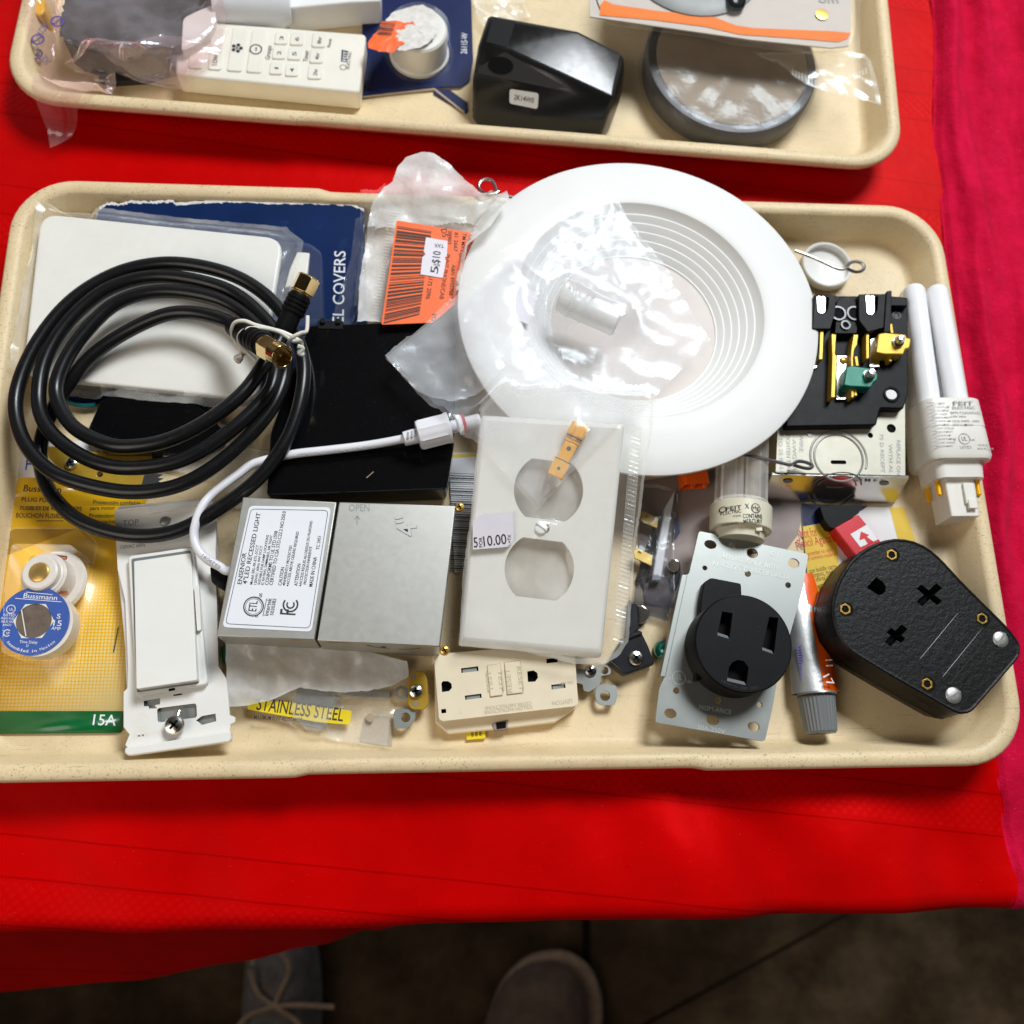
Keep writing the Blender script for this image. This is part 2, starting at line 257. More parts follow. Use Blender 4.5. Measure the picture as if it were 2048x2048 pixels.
# ------------------------------------------------------------------ mesh building
ORG = {}
class MB:
    def __init__(s, fr=None): s.v = []; s.f = []; s.m = []; s.fr = fr
    def add(s, vs, fs, mi=0):
        o = len(s.v)
        s.v += [(s.fr @ Vector(v)) if s.fr else Vector(v) for v in vs]
        s.f += [tuple(i + o for i in f) for f in fs]; s.m += [mi] * len(fs); return s
    def prism(s, pts, z0, z1, mi=0, inset=0, flare=0):
        """outline pts (mm) from z0 up to z1; z may be callables of (x, y)"""
        pts = [Vector(p[:2]) for p in pts]
        a = sum(pts[i].x * pts[i - 1].y - pts[i - 1].x * pts[i].y for i in range(len(pts)))
        if a > 0: pts.reverse()
        n = len(pts); c = sum(pts, Vector((0, 0))) / n
        top = [c + (p - c) * (1 - inset / max((p - c).length, .01)) for p in pts] if inset else pts
        Z = lambda z, p: z(p.x, p.y) if callable(z) else z
        vs = [(p.x, p.y, Z(z0, p)) for p in pts] + [(p.x, p.y, Z(z1, p)) for p in top]
        fs = [tuple(range(n - 1, -1, -1)), tuple(range(n, 2 * n))] + [(i, (i + 1) % n, n + (i + 1) % n, n + i) for i in range(n)]
        return s.add(vs, fs, mi)
    def flat(s, pts, z, mi=0):
        pts = [Vector(p[:2]) for p in pts]
        a = sum(pts[i].x * pts[i - 1].y - pts[i - 1].x * pts[i].y for i in range(len(pts)))
        if a > 0: pts.reverse()
        return s.add([(p.x, p.y, z(p.x, p.y) if callable(z) else z) for p in pts], [tuple(range(len(pts)))], mi)
    def plate(s, outer, holes, z0, z1, mi=0, hole_mi=None, floor=None):
        rings = [outer] + holes; fl = [Vector((p[0], p[1], 0)) for r in rings for p in r]
        tri = tessellate_polygon([[Vector((p[0], p[1], 0)) for p in r] for r in rings])
        n = len(fl)
        def up(t):
            a, b, c = (fl[i] for i in t); return (b - a).cross(c - a).z > 0
        tt = [t if up(t) else (t[0], t[2], t[1]) for t in tri]
        fs = [tuple(i + n for i in t) for t in tt] + [(t[2], t[1], t[0]) for t in tt]
        s.add([(p.x, p.y, z0) for p in fl] + [(p.x, p.y, z1) for p in fl], fs, mi)
        o = len(s.v) - 2 * n; k = 0
        for j, r in enumerate(rings):
            w = []
            for i in range(len(r)):
                a, b = k + i, k + (i + 1) % len(r); w.append((o + a, o + b, o + n + b, o + n + a))
            s.f += w; s.m += [mi if j == 0 or hole_mi is None else hole_mi] * len(w)
            if j and floor is not None: s.flat(r, floor, hole_mi if hole_mi is not None else mi)
            k += len(r)
        return s
    def box(s, c, d, mi=0): x, y, z = (v / 2 for v in d); return s.prism([(c[0] - x, c[1] - y), (c[0] + x, c[1] - y), (c[0] + x, c[1] + y), (c[0] - x, c[1] + y)], c[2] - z, c[2] + z, mi)
    def rod(s, p, q, r, r2=None, n=24, mi=0, caps=True):
        p, q = Vector(p), Vector(q); r2 = r if r2 is None else r2
        return s.rings([(p, r), (q, r2)], q - p, n, mi, caps)
    def rings(s, stations, axis, n=24, mi=0, caps=True, sx=1.0):
        ax = Vector(axis).normalized(); u = ax.orthogonal().normalized() if abs(ax.z) > .95 else Vector((-ax.y, ax.x, 0)).normalized(); w = ax.cross(u)
        vs = []
        for c, r in stations:
            for i in range(n):
                a = 2 * math.pi * i / n; vs.append(Vector(c) + u * r * sx * math.cos(a) + w * r * math.sin(a))
        fs = []
        for k in range(len(stations) - 1):
            for i in range(n):
                j = (i + 1) % n; fs.append((k * n + i, k * n + j, (k + 1) * n + j, (k + 1) * n + i))
        if caps: fs += [tuple(range(n - 1, -1, -1)), tuple((len(stations) - 1) * n + i for i in range(n))]
        return s.add(vs, fs, mi)
    def lathe(s, c, prof, n=48, mi=0, caps=False): return s.rings([(Vector((c[0], c[1], z)), r) for r, z in prof], (0, 0, 1), n, mi, caps)
    def tube(s, pts, r, n=10, mi=0, closed=False, sub=6):
        pts = [Vector(p) for p in pts]; out = []
        N = len(pts)
        if sub > 1 and N > 2:
            rng = N if closed else N - 1
            for i in range(rng):
                g = (lambda k: pts[k % N]) if closed else (lambda k: pts[max(0, min(N - 1, k))])
                a, b, c, d = g(i - 1), g(i), g(i + 1), g(i + 2)
                for t in range(sub):
                    t = t / sub
                    out.append(.5 * ((2 * b) + (c - a) * t + (2 * a - 5 * b + 4 * c - d) * t * t + (3 * b - a - 3 * c + d) * t ** 3))
            if not closed: out.append(pts[-1])
        else: out = pts
        K = len(out); vs = []; u = None
        for i in range(K):
            t = (out[(i + 1) % K] - out[i - 1]) if closed else (out[min(i + 1, K - 1)] - out[max(i - 1, 0)])
            t.normalize()
            u = (t.orthogonal() if u is None else u - t * u.dot(t)).normalized(); w = t.cross(u)
            rr = r(i / (K - 1)) if callable(r) else r
            vs += [out[i] + (u * math.cos(2 * math.pi * k / n) + w * math.sin(2 * math.pi * k / n)) * rr for k in range(n)]
        fs = [((i % K) * n + k, (i % K) * n + (k + 1) % n, ((i + 1) % K) * n + (k + 1) % n, ((i + 1) % K) * n + k) for i in range(K if closed else K - 1) for k in range(n)]
        if not closed: fs += [tuple(range(n - 1, -1, -1)), tuple((K - 1) * n + k for k in range(n))]
        return s.add(vs, fs, mi)
    def hull(s, pts, mi=0):
        bm = bmesh.new()
        for p in pts: bm.verts.new(p)
        r = bmesh.ops.convex_hull(bm, input=bm.verts)
        bmesh.ops.delete(bm, geom=list({v for v in r['geom_interior'] + r['geom_unused'] if isinstance(v, bmesh.types.BMVert)}), context='VERTS')
        bmesh.ops.dissolve_limit(bm, angle_limit=.03, verts=bm.verts, edges=bm.edges)
        bm.verts.index_update()
        s.add([v.co.copy() for v in bm.verts], [tuple(v.index for v in f.verts) for f in bm.faces], mi); bm.free(); return s
    def text(s, t, o, ex, ey, w, h, mi=0, zf=None, lift=.12):
        """lettering with its baseline from o along ex, w mm long, capitals h mm high along ey"""
        vs, fs = glyphs(t); ex = Vector(ex).normalized(); ey = Vector(ey).normalized(); nz = ex.cross(ey).normalized()
        x0 = min(v[0] for v in vs); x1 = max(v[0] for v in vs); k = w / (x1 - x0); q = h / .69
        pp = []
        for v in vs:
            p = Vector(o) + ex * ((v[0] - x0) * k) + ey * (v[1] * q) + nz * lift
            if zf: p.z = zf(p.x, p.y) + lift
            pp.append(p)
        return s.add(pp, fs, mi)
    def words(s, t, c, a, b, z, h, mi=0, zf=None, lift=.12):
        """lettering lying on height z; a -> b are the measured ends of the baseline"""
        p, q = U(c(*a), z), U(c(*b), z); d = q - p
        return s.text(t, p, d, Vector((-d.y, d.x, 0)), d.length, h, mi, zf, lift)
    def arc(s, c, R, a0, a1, w, z, mi=0, n=40):
        """a flat ring segment, angles in degrees"""
        vs = []; full = abs(a1 - a0) >= 359.9
        for i in range(n + 1):
            a = math.radians(a0 + (a1 - a0) * i / n)
            for r in (R - w / 2, R + w / 2): vs.append((c[0] + r * math.cos(a), c[1] + r * math.sin(a), z))
        return s.add(vs, [(2 * i, 2 * i + 1, 2 * i + 3, 2 * i + 2) for i in range(n)], mi)
    def line(s, a, b, w, z, mi=0):
        a, b = Vector(a[:2]), Vector(b[:2]); d = (b - a).normalized() * w / 2; e = Vector((-d.y, d.x))
        return s.flat([a - e, b - e, b + e, a + e], z, mi)
    def build(s, name, mats, parent=None, bevel=0, seg=2, smooth=35, origin=None, recalc=True, subsurf=0, solid=0):
        me = bpy.data.meshes.new(name)
        if parent is not None: o = ORG[parent]
        else:
            o = origin or Vector((sum(v.x for v in s.v) / len(s.v), sum(v.y for v in s.v) / len(s.v), min(v.z for v in s.v)))
        me.from_pydata([(v - o) * S for v in s.v], [], s.f)
        for k in (mats if isinstance(mats, (list, tuple)) else [mats]): me.materials.append(M[k])
        me.polygons.foreach_set('material_index', s.m)
        if recalc:
            bm = bmesh.new(); bm.from_mesh(me); bmesh.ops.recalc_face_normals(bm, faces=bm.faces); bm.to_mesh(me); bm.free()
        me.shade_smooth(); me.set_sharp_from_angle(angle=math.radians(smooth)); me.update()
        ob = bpy.data.objects.new(name, me); COL.objects.link(ob)
        if parent is not None: ob.parent = parent
        else: ob.location = o * S
        ORG[ob] = o
        if bevel:
            b = ob.modifiers.new('edge', 'BEVEL'); b.width = bevel * S; b.segments = seg; b.limit_method = 'ANGLE'; b.angle_limit = math.radians(32); b.use_clamp_overlap = True; b.harden_normals = False
        if solid: q = ob.modifiers.new('thickness', 'SOLIDIFY'); q.thickness = solid * S; q.offset = -1
        if subsurf: q = ob.modifiers.new('smooth', 'SUBSURF'); q.levels = subsurf; q.render_levels = subsurf
        return ob
GC = {}
def glyphs(t):
    if t not in GC:
        c = bpy.data.curves.new('t', 'FONT'); c.body = t; c.resolution_u = 3; c.offset = .006
        o = bpy.data.objects.new('t', c); COL.objects.link(o)
        dg = dep(); me = bpy.data.meshes.new_from_object(o.evaluated_get(dg))
        GC[t] = ([tuple(v.co) for v in me.vertices], [tuple(p.vertices) for p in me.polygons])
        bpy.data.objects.remove(o); bpy.data.curves.remove(c); bpy.data.meshes.remove(me)
    return GC[t]
def tag(o, label, cat, group=None, kind=None):
    if label: o['label'] = label
    if cat: o['category'] = cat
    if group: o['group'] = group
    if kind: o['kind'] = kind
    return o
def thing(name, label, cat, loc, group=None):
    o = bpy.data.objects.new(name, None); COL.objects.link(o); o.empty_display_size = .01
    loc = Vector(loc); o.location = loc * S; ORG[o] = loc
    return tag(o, label, cat, group)
def rrect(w, h, r, n=6, c=(0, 0), ang=0):
    out = []; ca, sa = math.cos(ang), math.sin(ang)
    for (sx, sy, a0) in ((1, 1, 0), (-1, 1, 90), (-1, -1, 180), (1, -1, 270)):
        for i in range(n + 1):
            a = math.radians(a0 + 90 * i / n); x = sx * (w / 2 - r) + r * math.cos(a); y = sy * (h / 2 - r) + r * math.sin(a)
            out.append((c[0] + x * ca - y * sa, c[1] + x * sa + y * ca))
    return out
def circ(c, r, n=24, ry=None, ang=0):
    ry = ry or r; ca, sa = math.cos(ang), math.sin(ang); o = []
    for i in range(n):
        x = r * math.cos(2 * math.pi * i / n); y = ry * math.sin(2 * math.pi * i / n); o.append((c[0] + x * ca - y * sa, c[1] + x * sa + y * ca))
    return o
def rounded(pts, r, n=5):
    """round the corners of an outline (mm)"""
    pts = [Vector(p[:2]) for p in pts]; out = []
    for i, p in enumerate(pts):
        a = pts[i - 1] - p; b = pts[(i + 1) % len(pts)] - p; rr = min(r, a.length * .45, b.length * .45)
        A = p + a.normalized() * rr; B = p + b.normalized() * rr
        for k in range(n + 1):
            t = k / n; out.append(tuple(A * (1 - t) ** 2 + p * 2 * t * (1 - t) + B * t * t))
    return out
def nz(x, y, z, s): return noise.noise(Vector((x * s, y * s, z)))
def sheet(outline, drape=True, lift=1.0, zf=None, rings=16, per=110, amp=.9, fs=.09, seed=0., edge_down=None, jag=.5, smooth=4, zmax=None, curl=0, folds_n=12):
    """a thin film with the given outline (mm), laid over whatever is already there, with creases"""
    pts = [Vector(p[:2]) for p in outline]; n = len(pts); c = sum(pts, Vector((0, 0))) / n
    ln = [(pts[(i + 1) % n] - pts[i]).length for i in range(n)]; tot = sum(ln); rim = []
    for i in range(n):
        k = max(1, round(per * ln[i] / tot))
        for j in range(k):
            q = pts[i].lerp(pts[(i + 1) % n], j / k); q = q + Vector((nz(q.x, q.y, seed, .35), nz(q.x, q.y, seed + 9, .35))) * jag; rim.append(q)
    K = len(rim); dg = dep() if drape else None
    XY = [[c.copy()]] + [[c.lerp(q, r / rings) for q in rim] for r in range(1, rings + 1)]
    def base(q):
        if zf and not drape: return zf(q.x, q.y)
        h = max(drop(q.x + dx, q.y + dy, dg) for dx, dy in ((0, 0), (2, 0), (-2, 0), (0, 2), (0, -2)))
        if zf: h = max(h, zf(q.x, q.y))
        return min(h, zmax) if zmax else h
    lo = [[base(q) for q in row] for row in XY]; Z = [row[:] for row in lo]
    for _ in range(smooth):
        N = [r[:] for r in Z]
        N[0][0] = sum(Z[1]) / K
        for r in range(1, rings + 1):
            for k in range(K):
                nb = [Z[r][(k + 1) % K], Z[r][k - 1], Z[r - 1][k if r > 1 else 0]] + ([Z[r + 1][k]] if r < rings else [])
                N[r][k] = max(lo[r][k], .5 * Z[r][k] + .5 * sum(nb) / len(nb))
        Z = N
    rg = random.Random(int(seed * 31 + len(pts) * 7 + abs(c.x) * 3)); span = max((q - c).length for q in rim)
    folds = []
    for _ in range(folds_n):                                # straight fold lines: between them the film stays nearly flat
        a = rg.uniform(0, math.pi); folds.append((Vector((math.cos(a), math.sin(a))), rg.uniform(-.8, .8) * span, rg.uniform(-1, 1) * .085 * amp ** .5))
    def crease(q): return sum(s_ * abs((q - c).dot(n_) - d_) for n_, d_, s_ in folds)
    cm = sum(crease(q) for q in rim) / K; vs = []
    def soft(v): return 2.2 * amp * math.tanh(v / (2.2 * amp))
    for r, row in enumerate(XY):
        for k, q in enumerate(row):
            f = 1 - abs(nz(q.x, q.y, seed + 3, fs)) * 2.2; g = nz(q.x, q.y, seed + 5, fs * 2.3)
            vs.append((q.x, q.y, Z[r][k] + lift + max(-.8 * lift, soft(crease(q) - cm) + amp * .8) * .8 + amp * max(0, f) * .5 + amp * .35 * (g + .5) + (curl * (r / rings) ** 3 if curl else 0)))
    fs_ = [(0, 1 + k, 1 + (k + 1) % K) for k in range(K)]
    for r in range(1, rings):
        a = 1 + (r - 1) * K; b = a + K
        fs_ += [(a + k, b + k, b + (k + 1) % K, a + (k + 1) % K) for k in range(K)]
    mb = MB(); mb.add(vs, fs_[:-K]); mb.f += fs_[-K:]; mb.m += [1] * K; return mb        # the outermost ring is the heat-sealed edge
def screw(name, c, z, r, h, m, parent, slot='cross', ang=.4, dome=.35):
    b = MB(); b.lathe(c, [(r * .98, z), (r, z + h * .4), (r * .85, z + h * .8), (r * .5, z + h), (.01, z + h * 1.05)], 24)
    for a in ((ang, ang + math.pi / 2) if slot == 'cross' else (ang,)):
        d = Vector((math.cos(a), math.sin(a))) * r * (.55 if slot == 'cross' else .97); e = Vector((-d.y, d.x)).normalized() * r * .13
        cc = Vector(c[:2]); b.prism([cc - d - e, cc + d - e, cc + d + e, cc - d + e], z + h * .5, z + h * 1.09, 1)
    return b.build(name, [m, 'hole' if slot == 'cross' else 'engrave_shade'], parent)
def frame3(o, ex, ey):
    ex = Vector(ex).normalized(); ey = Vector(ey); ez = ex.cross(ey).normalized(); ey = ez.cross(ex)
    return Matrix(((ex.x, ey.x, ez.x, o[0]), (ex.y, ey.y, ez.y, o[1]), (ex.z, ey.z, ez.z, o[2]), (0, 0, 0, 1)))
# ------------------------------------------------------------------ the setting
def terp(x, tab):
    if x <= tab[0][0]: return tab[0][1]
    for (a, b), (c, d) in zip(tab, tab[1:]):
        if x <= c: t = (x - a) / (c - a); t = t * t * (3 - 2 * t); return b + (d - b) * t
    return tab[-1][1]
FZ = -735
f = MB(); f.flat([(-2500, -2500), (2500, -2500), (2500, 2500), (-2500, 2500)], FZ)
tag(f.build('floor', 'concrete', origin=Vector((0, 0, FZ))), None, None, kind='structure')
j = MB()
for a, b, w in (((1172, 1840), (1172, 2048), 9), ((1650, 1850), (1290, 2048), 4)):
    p, q = U(a, FZ), U(b, FZ); d = (q - p) * .8; j.line(p - d, q + d, w, FZ + 1.5)
tag(j.build('floor_joint', 'joint'), None, None, kind='structure')

hem = [(U(N0(x, y), -210)) for x, y in ((0, 1982), (265, 1961), (477, 1924), (636, 1890), (742, 1858))]
HEM = [(-420, hem[0].y - 8)] + [(h.x, h.y) for h in hem] + [(hem[-1].x + 90, -196), (400, -196)]
EDGE = [(-420, -218)] + [(U(N0(x, y), -3).x, U(N0(x, y), -3).y) for x, y in ((0, 1868), (371, 1867), (700, 1858), (1024, 1846), (1500, 1835), (2000, 1820))] + [(420, -221)]
def wr(x, y, s=0):
    k = max(0, min(1, (-y - 158) / 30))
    return .5 * nz(x, y, s, .02) + k * ((5 + 10 * max(0, min(1, (x - 10) / 80))) * nz(x + .35 * y, y * .25, 3 + s, .030) + 2.2 * nz(x - .5 * y, y * .2, 8 + s, .06))
def cloth(x0, x1, nx, name, m, z0, extra=None, sag=1, lift=None):
    ys = [430 - 9 * i for i in range(66)]; vs = []
    rows = len(ys) + 8 + 14; n = 0
    for i in range(nx + 1):
        x = x0 + (x1 - x0) * i / nx; e = terp(x, EDGE) + .8 * nz(x, 0, 5, .02); h = terp(x, HEM); col = []
        top = lambda y: z0 + wr(x, y) * sag + (extra(x, y) if extra else 0)
        for y in ys:
            yy = max(y, e + 10) if y > e + 10 else None
            t = (430 - y) / (430 - ys[-1]); yy = 430 + (e + 9 - 430) * t; col.append((x, yy, top(yy)))
        zt = top(e + 9)
        for k in range(1, 9):
            a = math.pi / 2 * k / 8; col.append((x, e + 9 - 9 * math.sin(a), zt - 9 + 9 * math.cos(a)))
        for k in range(1, 15):
            t = k / 14; bow = math.sin(math.pi * t)
            col.append((x, e + (h - e) * (t ** 1.5) + bow * 7 + (6 * nz(x, k * 9, 2, .02) * t if x > hem[-1].x else 0), zt - 9 - (201) * t))
        if lift: col = [lift(p) for p in col]
        vs += col; n = len(col)
    fs = [(i * n + k, i * n + k + 1, (i + 1) * n + k + 1, (i + 1) * n + k) for i in range(nx) for k in range(n - 1)]
    b = MB(); b.add(vs, fs); return b.build(name, m, origin=Vector((0, 0, 0)), smooth=180, recalc=False)
tag(cloth(-420, 330, 150, 'tablecloth', 'red_cloth', 0), 'bright red satin tablecloth with woven stripes under both trays', 'tablecloth')
XE = [(-230, U(N0(2036, 1815), 5).x), (-200, 251.5), (-168, 250.5)] + [(U(N0(x, y), 5).y, U(N0(x, y), 5).x) for x, y in ((2003, 1560), (1960, 1100), (1930, 800), (1905, 560), (1880, 330), (1868, 0))] + [(430, 292)]
def crim(x, y):
    u = x - 250; k = min(1, max(0, (y + 130) / 110))
    g = lambda c, w, h: h * math.exp(-((u - c) / w) ** 2)
    a = .5 + .5 * math.sin(y * .021 + 1); m = 9 * nz(0, y, 77, .010); w2 = 8 * nz(5, y, 91, .013); dr = -.05 * (y - 120)
    return 2.6 + k * (g(13 + m + dr * .5, 4.0 + 2 * a, 5 + 5 * a) + g(24 + w2 + dr, 5.5, 8 * (1 - a) ** 1.5) + g(40 - m + dr, 6, 9 * a) + g(62 + w2, 8, 9) + 2.4 * nz(x + .2 * y, y * .35, 31, .09) + 1.1 * nz(x, y, 41, .22)) + .9 * nz(x, y, 43, .3)
def crim_lift(p):
    x, y, z = p; u = (x - 250) / 170; xl = terp(y, XE)
    return (xl + u * 170, y, z if u > .012 else z - 3.0)
tag(cloth(250, 420, 170, 'cloth', 'crimson', .2, crim, lift=crim_lift), 'crumpled crimson cotton cloth overlapping the right edge of the tablecloth', 'cloth')

# ------------------------------------------------------------------ trays
def tray(cx, cy, ang, label):
    W, D, R = 508, 310, 31; ca, sa = math.cos(ang), math.sin(ang)
    def loop(ins, z, step=0):
        out = []; w, d, r = W / 2 - ins, D / 2 - ins, max(R - ins * .8, 9)
        def lug(x, y):                                                # the long rims step in a little between the corner lugs
            k = 1 / (1 + math.exp((abs(x) - 92) / 1.1)) if abs(y) > d - 2 else 0
            return x, y - math.copysign(step * k, y), z - (abs(step) * .8 * k)
        xs = [-w + r + 2 * (w - r) * i / 70 for i in range(71)]; ys = [-d + r + 2 * (d - r) * i / 20 for i in range(21)]
        arc = lambda x, y, a0: [(x + r * math.cos(math.radians(a0 + 90 * i / 10)), y + r * math.sin(math.radians(a0 + 90 * i / 10)), z) for i in range(1, 10)]
        out += [lug(x, -d) for x in xs] + arc(w - r, -d + r, -90) + [(w, y, z) for y in ys] + arc(w - r, d - r, 0)
        out += [lug(x, d) for x in reversed(xs)] + arc(-w + r, d - r, 90) + [(-w, y, z) for y in reversed(ys)] + arc(-w + r, -d + r, 180)
        return [(cx + x * ca - y * sa, cy + x * sa + y * ca, zz) for x, y, zz in out]
    sec = [(16, 1, 0), (13, 2.5, 0), (4.5, 18.5, 0), (.6, 19.3, 1.4), (0, 20.5, 1.4), (.1, 22.6, 1.4), (1.4, 24, 1.3), (4, 24.4, 1.0), (6.6, 24, .6), (8, 22.6, .3), (12.4, 8.6, 0), (14, 6.0, 0), (17, 5.0, 0), (40, 5.0, 0)]
    b = MB(); n = None; vs = []; 
    for ins, z, st in sec: l = loop(ins, z, st); n = len(l); vs += l
    fs = [(k * n + i, k * n + (i + 1) % n, (k + 1) * n + (i + 1) % n, (k + 1) * n + i) for k in range(len(sec) - 1) for i in range(n)]
    fs += [tuple((len(sec) - 1) * n + i for i in range(n)), tuple(range(n - 1, -1, -1))]
    b.add(vs, fs); o = b.build('serving_tray', 'tray', smooth=50, origin=Vector((cx, cy, 0)))
    return tag(o, label, 'tray', 'beige trays of loose electrical parts')
tray(0, 0, 0, 'beige serving tray nearest the viewer, heaped with switches, plates and cable')
tray(-7.3, 346.7, math.radians(-3.0), 'beige serving tray farther back, holding the white remote and black housing')
FL = 5.0

# ------------------------------------------------------------------ shoes on the floor
def shoe(poly, z1, name, label, mats, rim_in, off=0):
    pts = rounded(P(N0, poly, FZ + 35), 60, 8); c = Vector((sum(p[0] for p in pts) / len(pts), sum(p[1] for p in pts) / len(pts)))
    t = thing(name, label, 'shoe', (c.x, c.y, FZ), 'shoes on the dark floor below the table')
    b = MB(); b.prism(pts, FZ + 2, FZ + 28); b.build('sole', mats[1], t, bevel=6)
    vs = []; K = 10
    for k in range(K + 1):
        s = k / K; sc = 1 - rim_in - .75 * (1 - rim_in) * (1 - math.cos(s * math.pi / 2)); z = FZ + 26 + (z1) * math.sin(s * math.pi / 2)
        vs += [(c.x - off * (1 - .4 * s) + (p[0] - c.x) * sc, c.y + (p[1] - c.y) * sc, z) for p in pts]
    n = len(pts); fs = [(k * n + i, k * n + (i + 1) % n, (k + 1) * n + (i + 1) % n, (k + 1) * n + i) for k in range(K) for i in range(n)] + [tuple(K * n + i for i in range(n))]
    b = MB(); b.add(vs, fs); b.build('upper', mats[0], t)
    return t, c
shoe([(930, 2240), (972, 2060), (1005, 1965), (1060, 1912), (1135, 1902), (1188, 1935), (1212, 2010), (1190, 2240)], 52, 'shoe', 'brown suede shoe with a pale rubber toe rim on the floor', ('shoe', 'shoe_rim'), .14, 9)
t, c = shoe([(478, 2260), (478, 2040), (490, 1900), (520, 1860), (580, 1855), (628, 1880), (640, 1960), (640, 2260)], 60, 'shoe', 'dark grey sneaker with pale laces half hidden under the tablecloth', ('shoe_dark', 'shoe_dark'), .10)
lz = lambda i: FZ + 92
b = MB()
for pts in ([(505, 1930), (518, 1900), (560, 1905), (578, 1940), (560, 1985), (548, 2012)], [(548, 2012), (515, 1985), (500, 1940)], [(548, 2012), (600, 2010), (668, 2014)], [(548, 2012), (500, 2030), (470, 2060)], [(548, 2012), (590, 2040), (610, 2070)]):
    b.tube([U(N0(*p), FZ + 92) for p in pts], 2.6, 6)
b.build('laces', 'shoe_rim', t)

# ------------------------------------------------------------------ things on the far tray
# remote control
zt = 20
TL, TR, BR, BL = (A1(985, 108), A2(228, 188), A2(190, 512), A1(968, 412))
q = [U(p, zt) for p in (TL, TR, BR, BL)]
t = thing('remote_control', 'white handheld remote control with rows of numbered buttons, beside the blue card', 'remote control', (sum(q, Vector()) / 4 * Vector((1, 1, 0)) if False else ((q[0] + q[2]).x / 2, (q[0] + q[2]).y / 2, FL)))
b = MB(); b.prism(rounded([(v.x, v.y) for v in q], 3), FL + .5, zt); b.build('body', 'cream', t, bevel=1.2)
ink = MB()
def key(poly, txt=None, a=None, e=None, h=2.0):
    b = MB(); b.prism(rounded(P(A1, poly, zt), 1.6, 4), zt - .6, zt + .9); k = b.build('button', 'cream', t, bevel=.5)
    if txt:
        b = MB(); b.words(txt, A1, a, e, zt + .9, h); b.build('lettering', 'ink', k)
key([(1060, 172), (1140, 172), (1115, 385), (1040, 380)])
key([(1170, 160), (1258, 165), (1222, 392), (1148, 388)], 'LOW', (1195, 362), (1205, 305), 2.4)
key([(1288, 153), (1370, 160), (1335, 400), (1253, 395)]); key([(1395, 163), (1475, 168), (1443, 408), (1360, 402)])
for tx, x, y in (('3', 1555, 212), ('6', 1640, 217), ('2', 1542, 293), ('5', 1626, 298), ('1', 1527, 378), ('4', 1613, 388)):
    hw = 4 if tx == '1' else 11; key([(x - 33, y - 35), (x + 42, y - 33), (x + 33, y + 38), (x - 41, y + 36)], tx, (x + 9, y + hw), (x + 11, y - hw), 2.2)
for tx, x, y in (('8hr', 1762, 225), ('4hr', 1750, 312), ('2hr', 1740, 400)):
    key([(x - 35, y - 42), (x + 42, y - 39), (x + 34, y + 42), (x - 43, y + 39)], tx, (x + 10, y + 18), (x + 14, y - 20), 2.2)
for tx, a, e, h in (('Groups', (1488, 330), (1500, 254), 2.6), ('Timer', (1698, 342), (1706, 280), 2.6), ('Reset', (1822, 262), (1832, 215), 1.9)): ink.words(tx, A1, a, e, zt, h)
c = U(A1(1412, 272), zt + 1); ink.arc(c, 3.2, 0, 360, .7, zt + 1.05); ink.words('on', A1, (1418, 282), (1420, 262), zt + .95, 1.6)
c = U(A1(1308, 265), zt + 1)
for k in range(5):
    a = k * 1.257; ink.flat(circ((c.x + 2.2 * math.cos(a), c.y + 2.2 * math.sin(a)), 1.15, 10), zt + 1.05)
ink.flat(circ(c, .7, 10), zt + 1.05)
ink.flat(P(A2, [(92, 275), (128, 282), (122, 345), (88, 340)], zt), zt + .12); ink.words('ELECTRIC', A2, (133, 382), (148, 285), zt, 1.6)
c = U(A2(100, 372), zt); ink.arc(c, 1.7, 0, 360, .35, zt + .12)
ink.build('lettering', 'ink', t)
b = MB(); b.words('FEIT', A2, (122, 340), (128, 285), zt + .12, 2.6); b.build('lettering', 'white_ink', t)

# navy card with the white puck
z = 7
pl = P(A2, [(222, -60), (806, -60), (818, 330), (800, 440), (750, 478), (610, 480), (400, 505), (200, 528), (205, 300), (205, 100)], z)
t = thing('carded_puck', 'dark blue display card holding a white puck with a torn orange sticker', 'display card', (*pl[3], FL))
b = MB(); b.prism(pl, lambda x, y: z - .6, lambda x, y: z); cd = b.build('card', 'navy_card', t)
b = MB()
fl = P(A2, [(600, 482), (690, 490), (785, 560), (788, 612), (776, 618), (600, 510)], z); b.prism(fl, 5.3, 6.1); b.prism(P(A2, [(210, 522), (430, 498), (600, 478), (770, 612), (768, 622), (600, 492), (430, 508), (210, 534)], z), 5.9, 6.5, 1); b.build('curled_backing', ['navy_card', 'kraft'], t)
b = MB(); b.words('26115-W', A2, (783, 298), (786, 184), z, 3.6); b.build('lettering', 'white_ink', cd)
b = MB(); c = U(A2(520, 300), z); b.lathe(c, [(17.6, z), (17.6, z + 2), (16.6, z + 3), (16.2, z + 19), (15.2, z + 20.2), (12, z + 20.4), (.01, z + 20.4)], 48); pk = b.build('puck', 'white', t)
tz = z + 20.5
tp = [(350, 170), (335, 110), (390, 60), (450, 45), (540, 28), (590, 50), (630, 95), (628, 165), (600, 225), (560, 265), (470, 290), (400, 290), (370, 230)]
b = sheet(rounded(P(A2, tp, tz), 3), drape=False, zf=lambda x, y: tz, rings=8, amp=.7, fs=.25, jag=.8, lift=.15); b.build('torn_label_backing', 'torn_paper', pk)
b = sheet(P(A2, [(236, 240), (300, 170), (310, 125), (390, 118), (440, 130), (485, 122), (497, 160), (470, 188), (440, 245), (400, 270), (375, 300), (290, 288), (240, 275)], tz + 1), drape=False, zf=lambda x, y: tz + 1.4, rings=7, amp=.35, fs=.2, jag=.7, lift=.15); st = b.build('orange_sticker', 'orange_paper', pk)
b = MB()
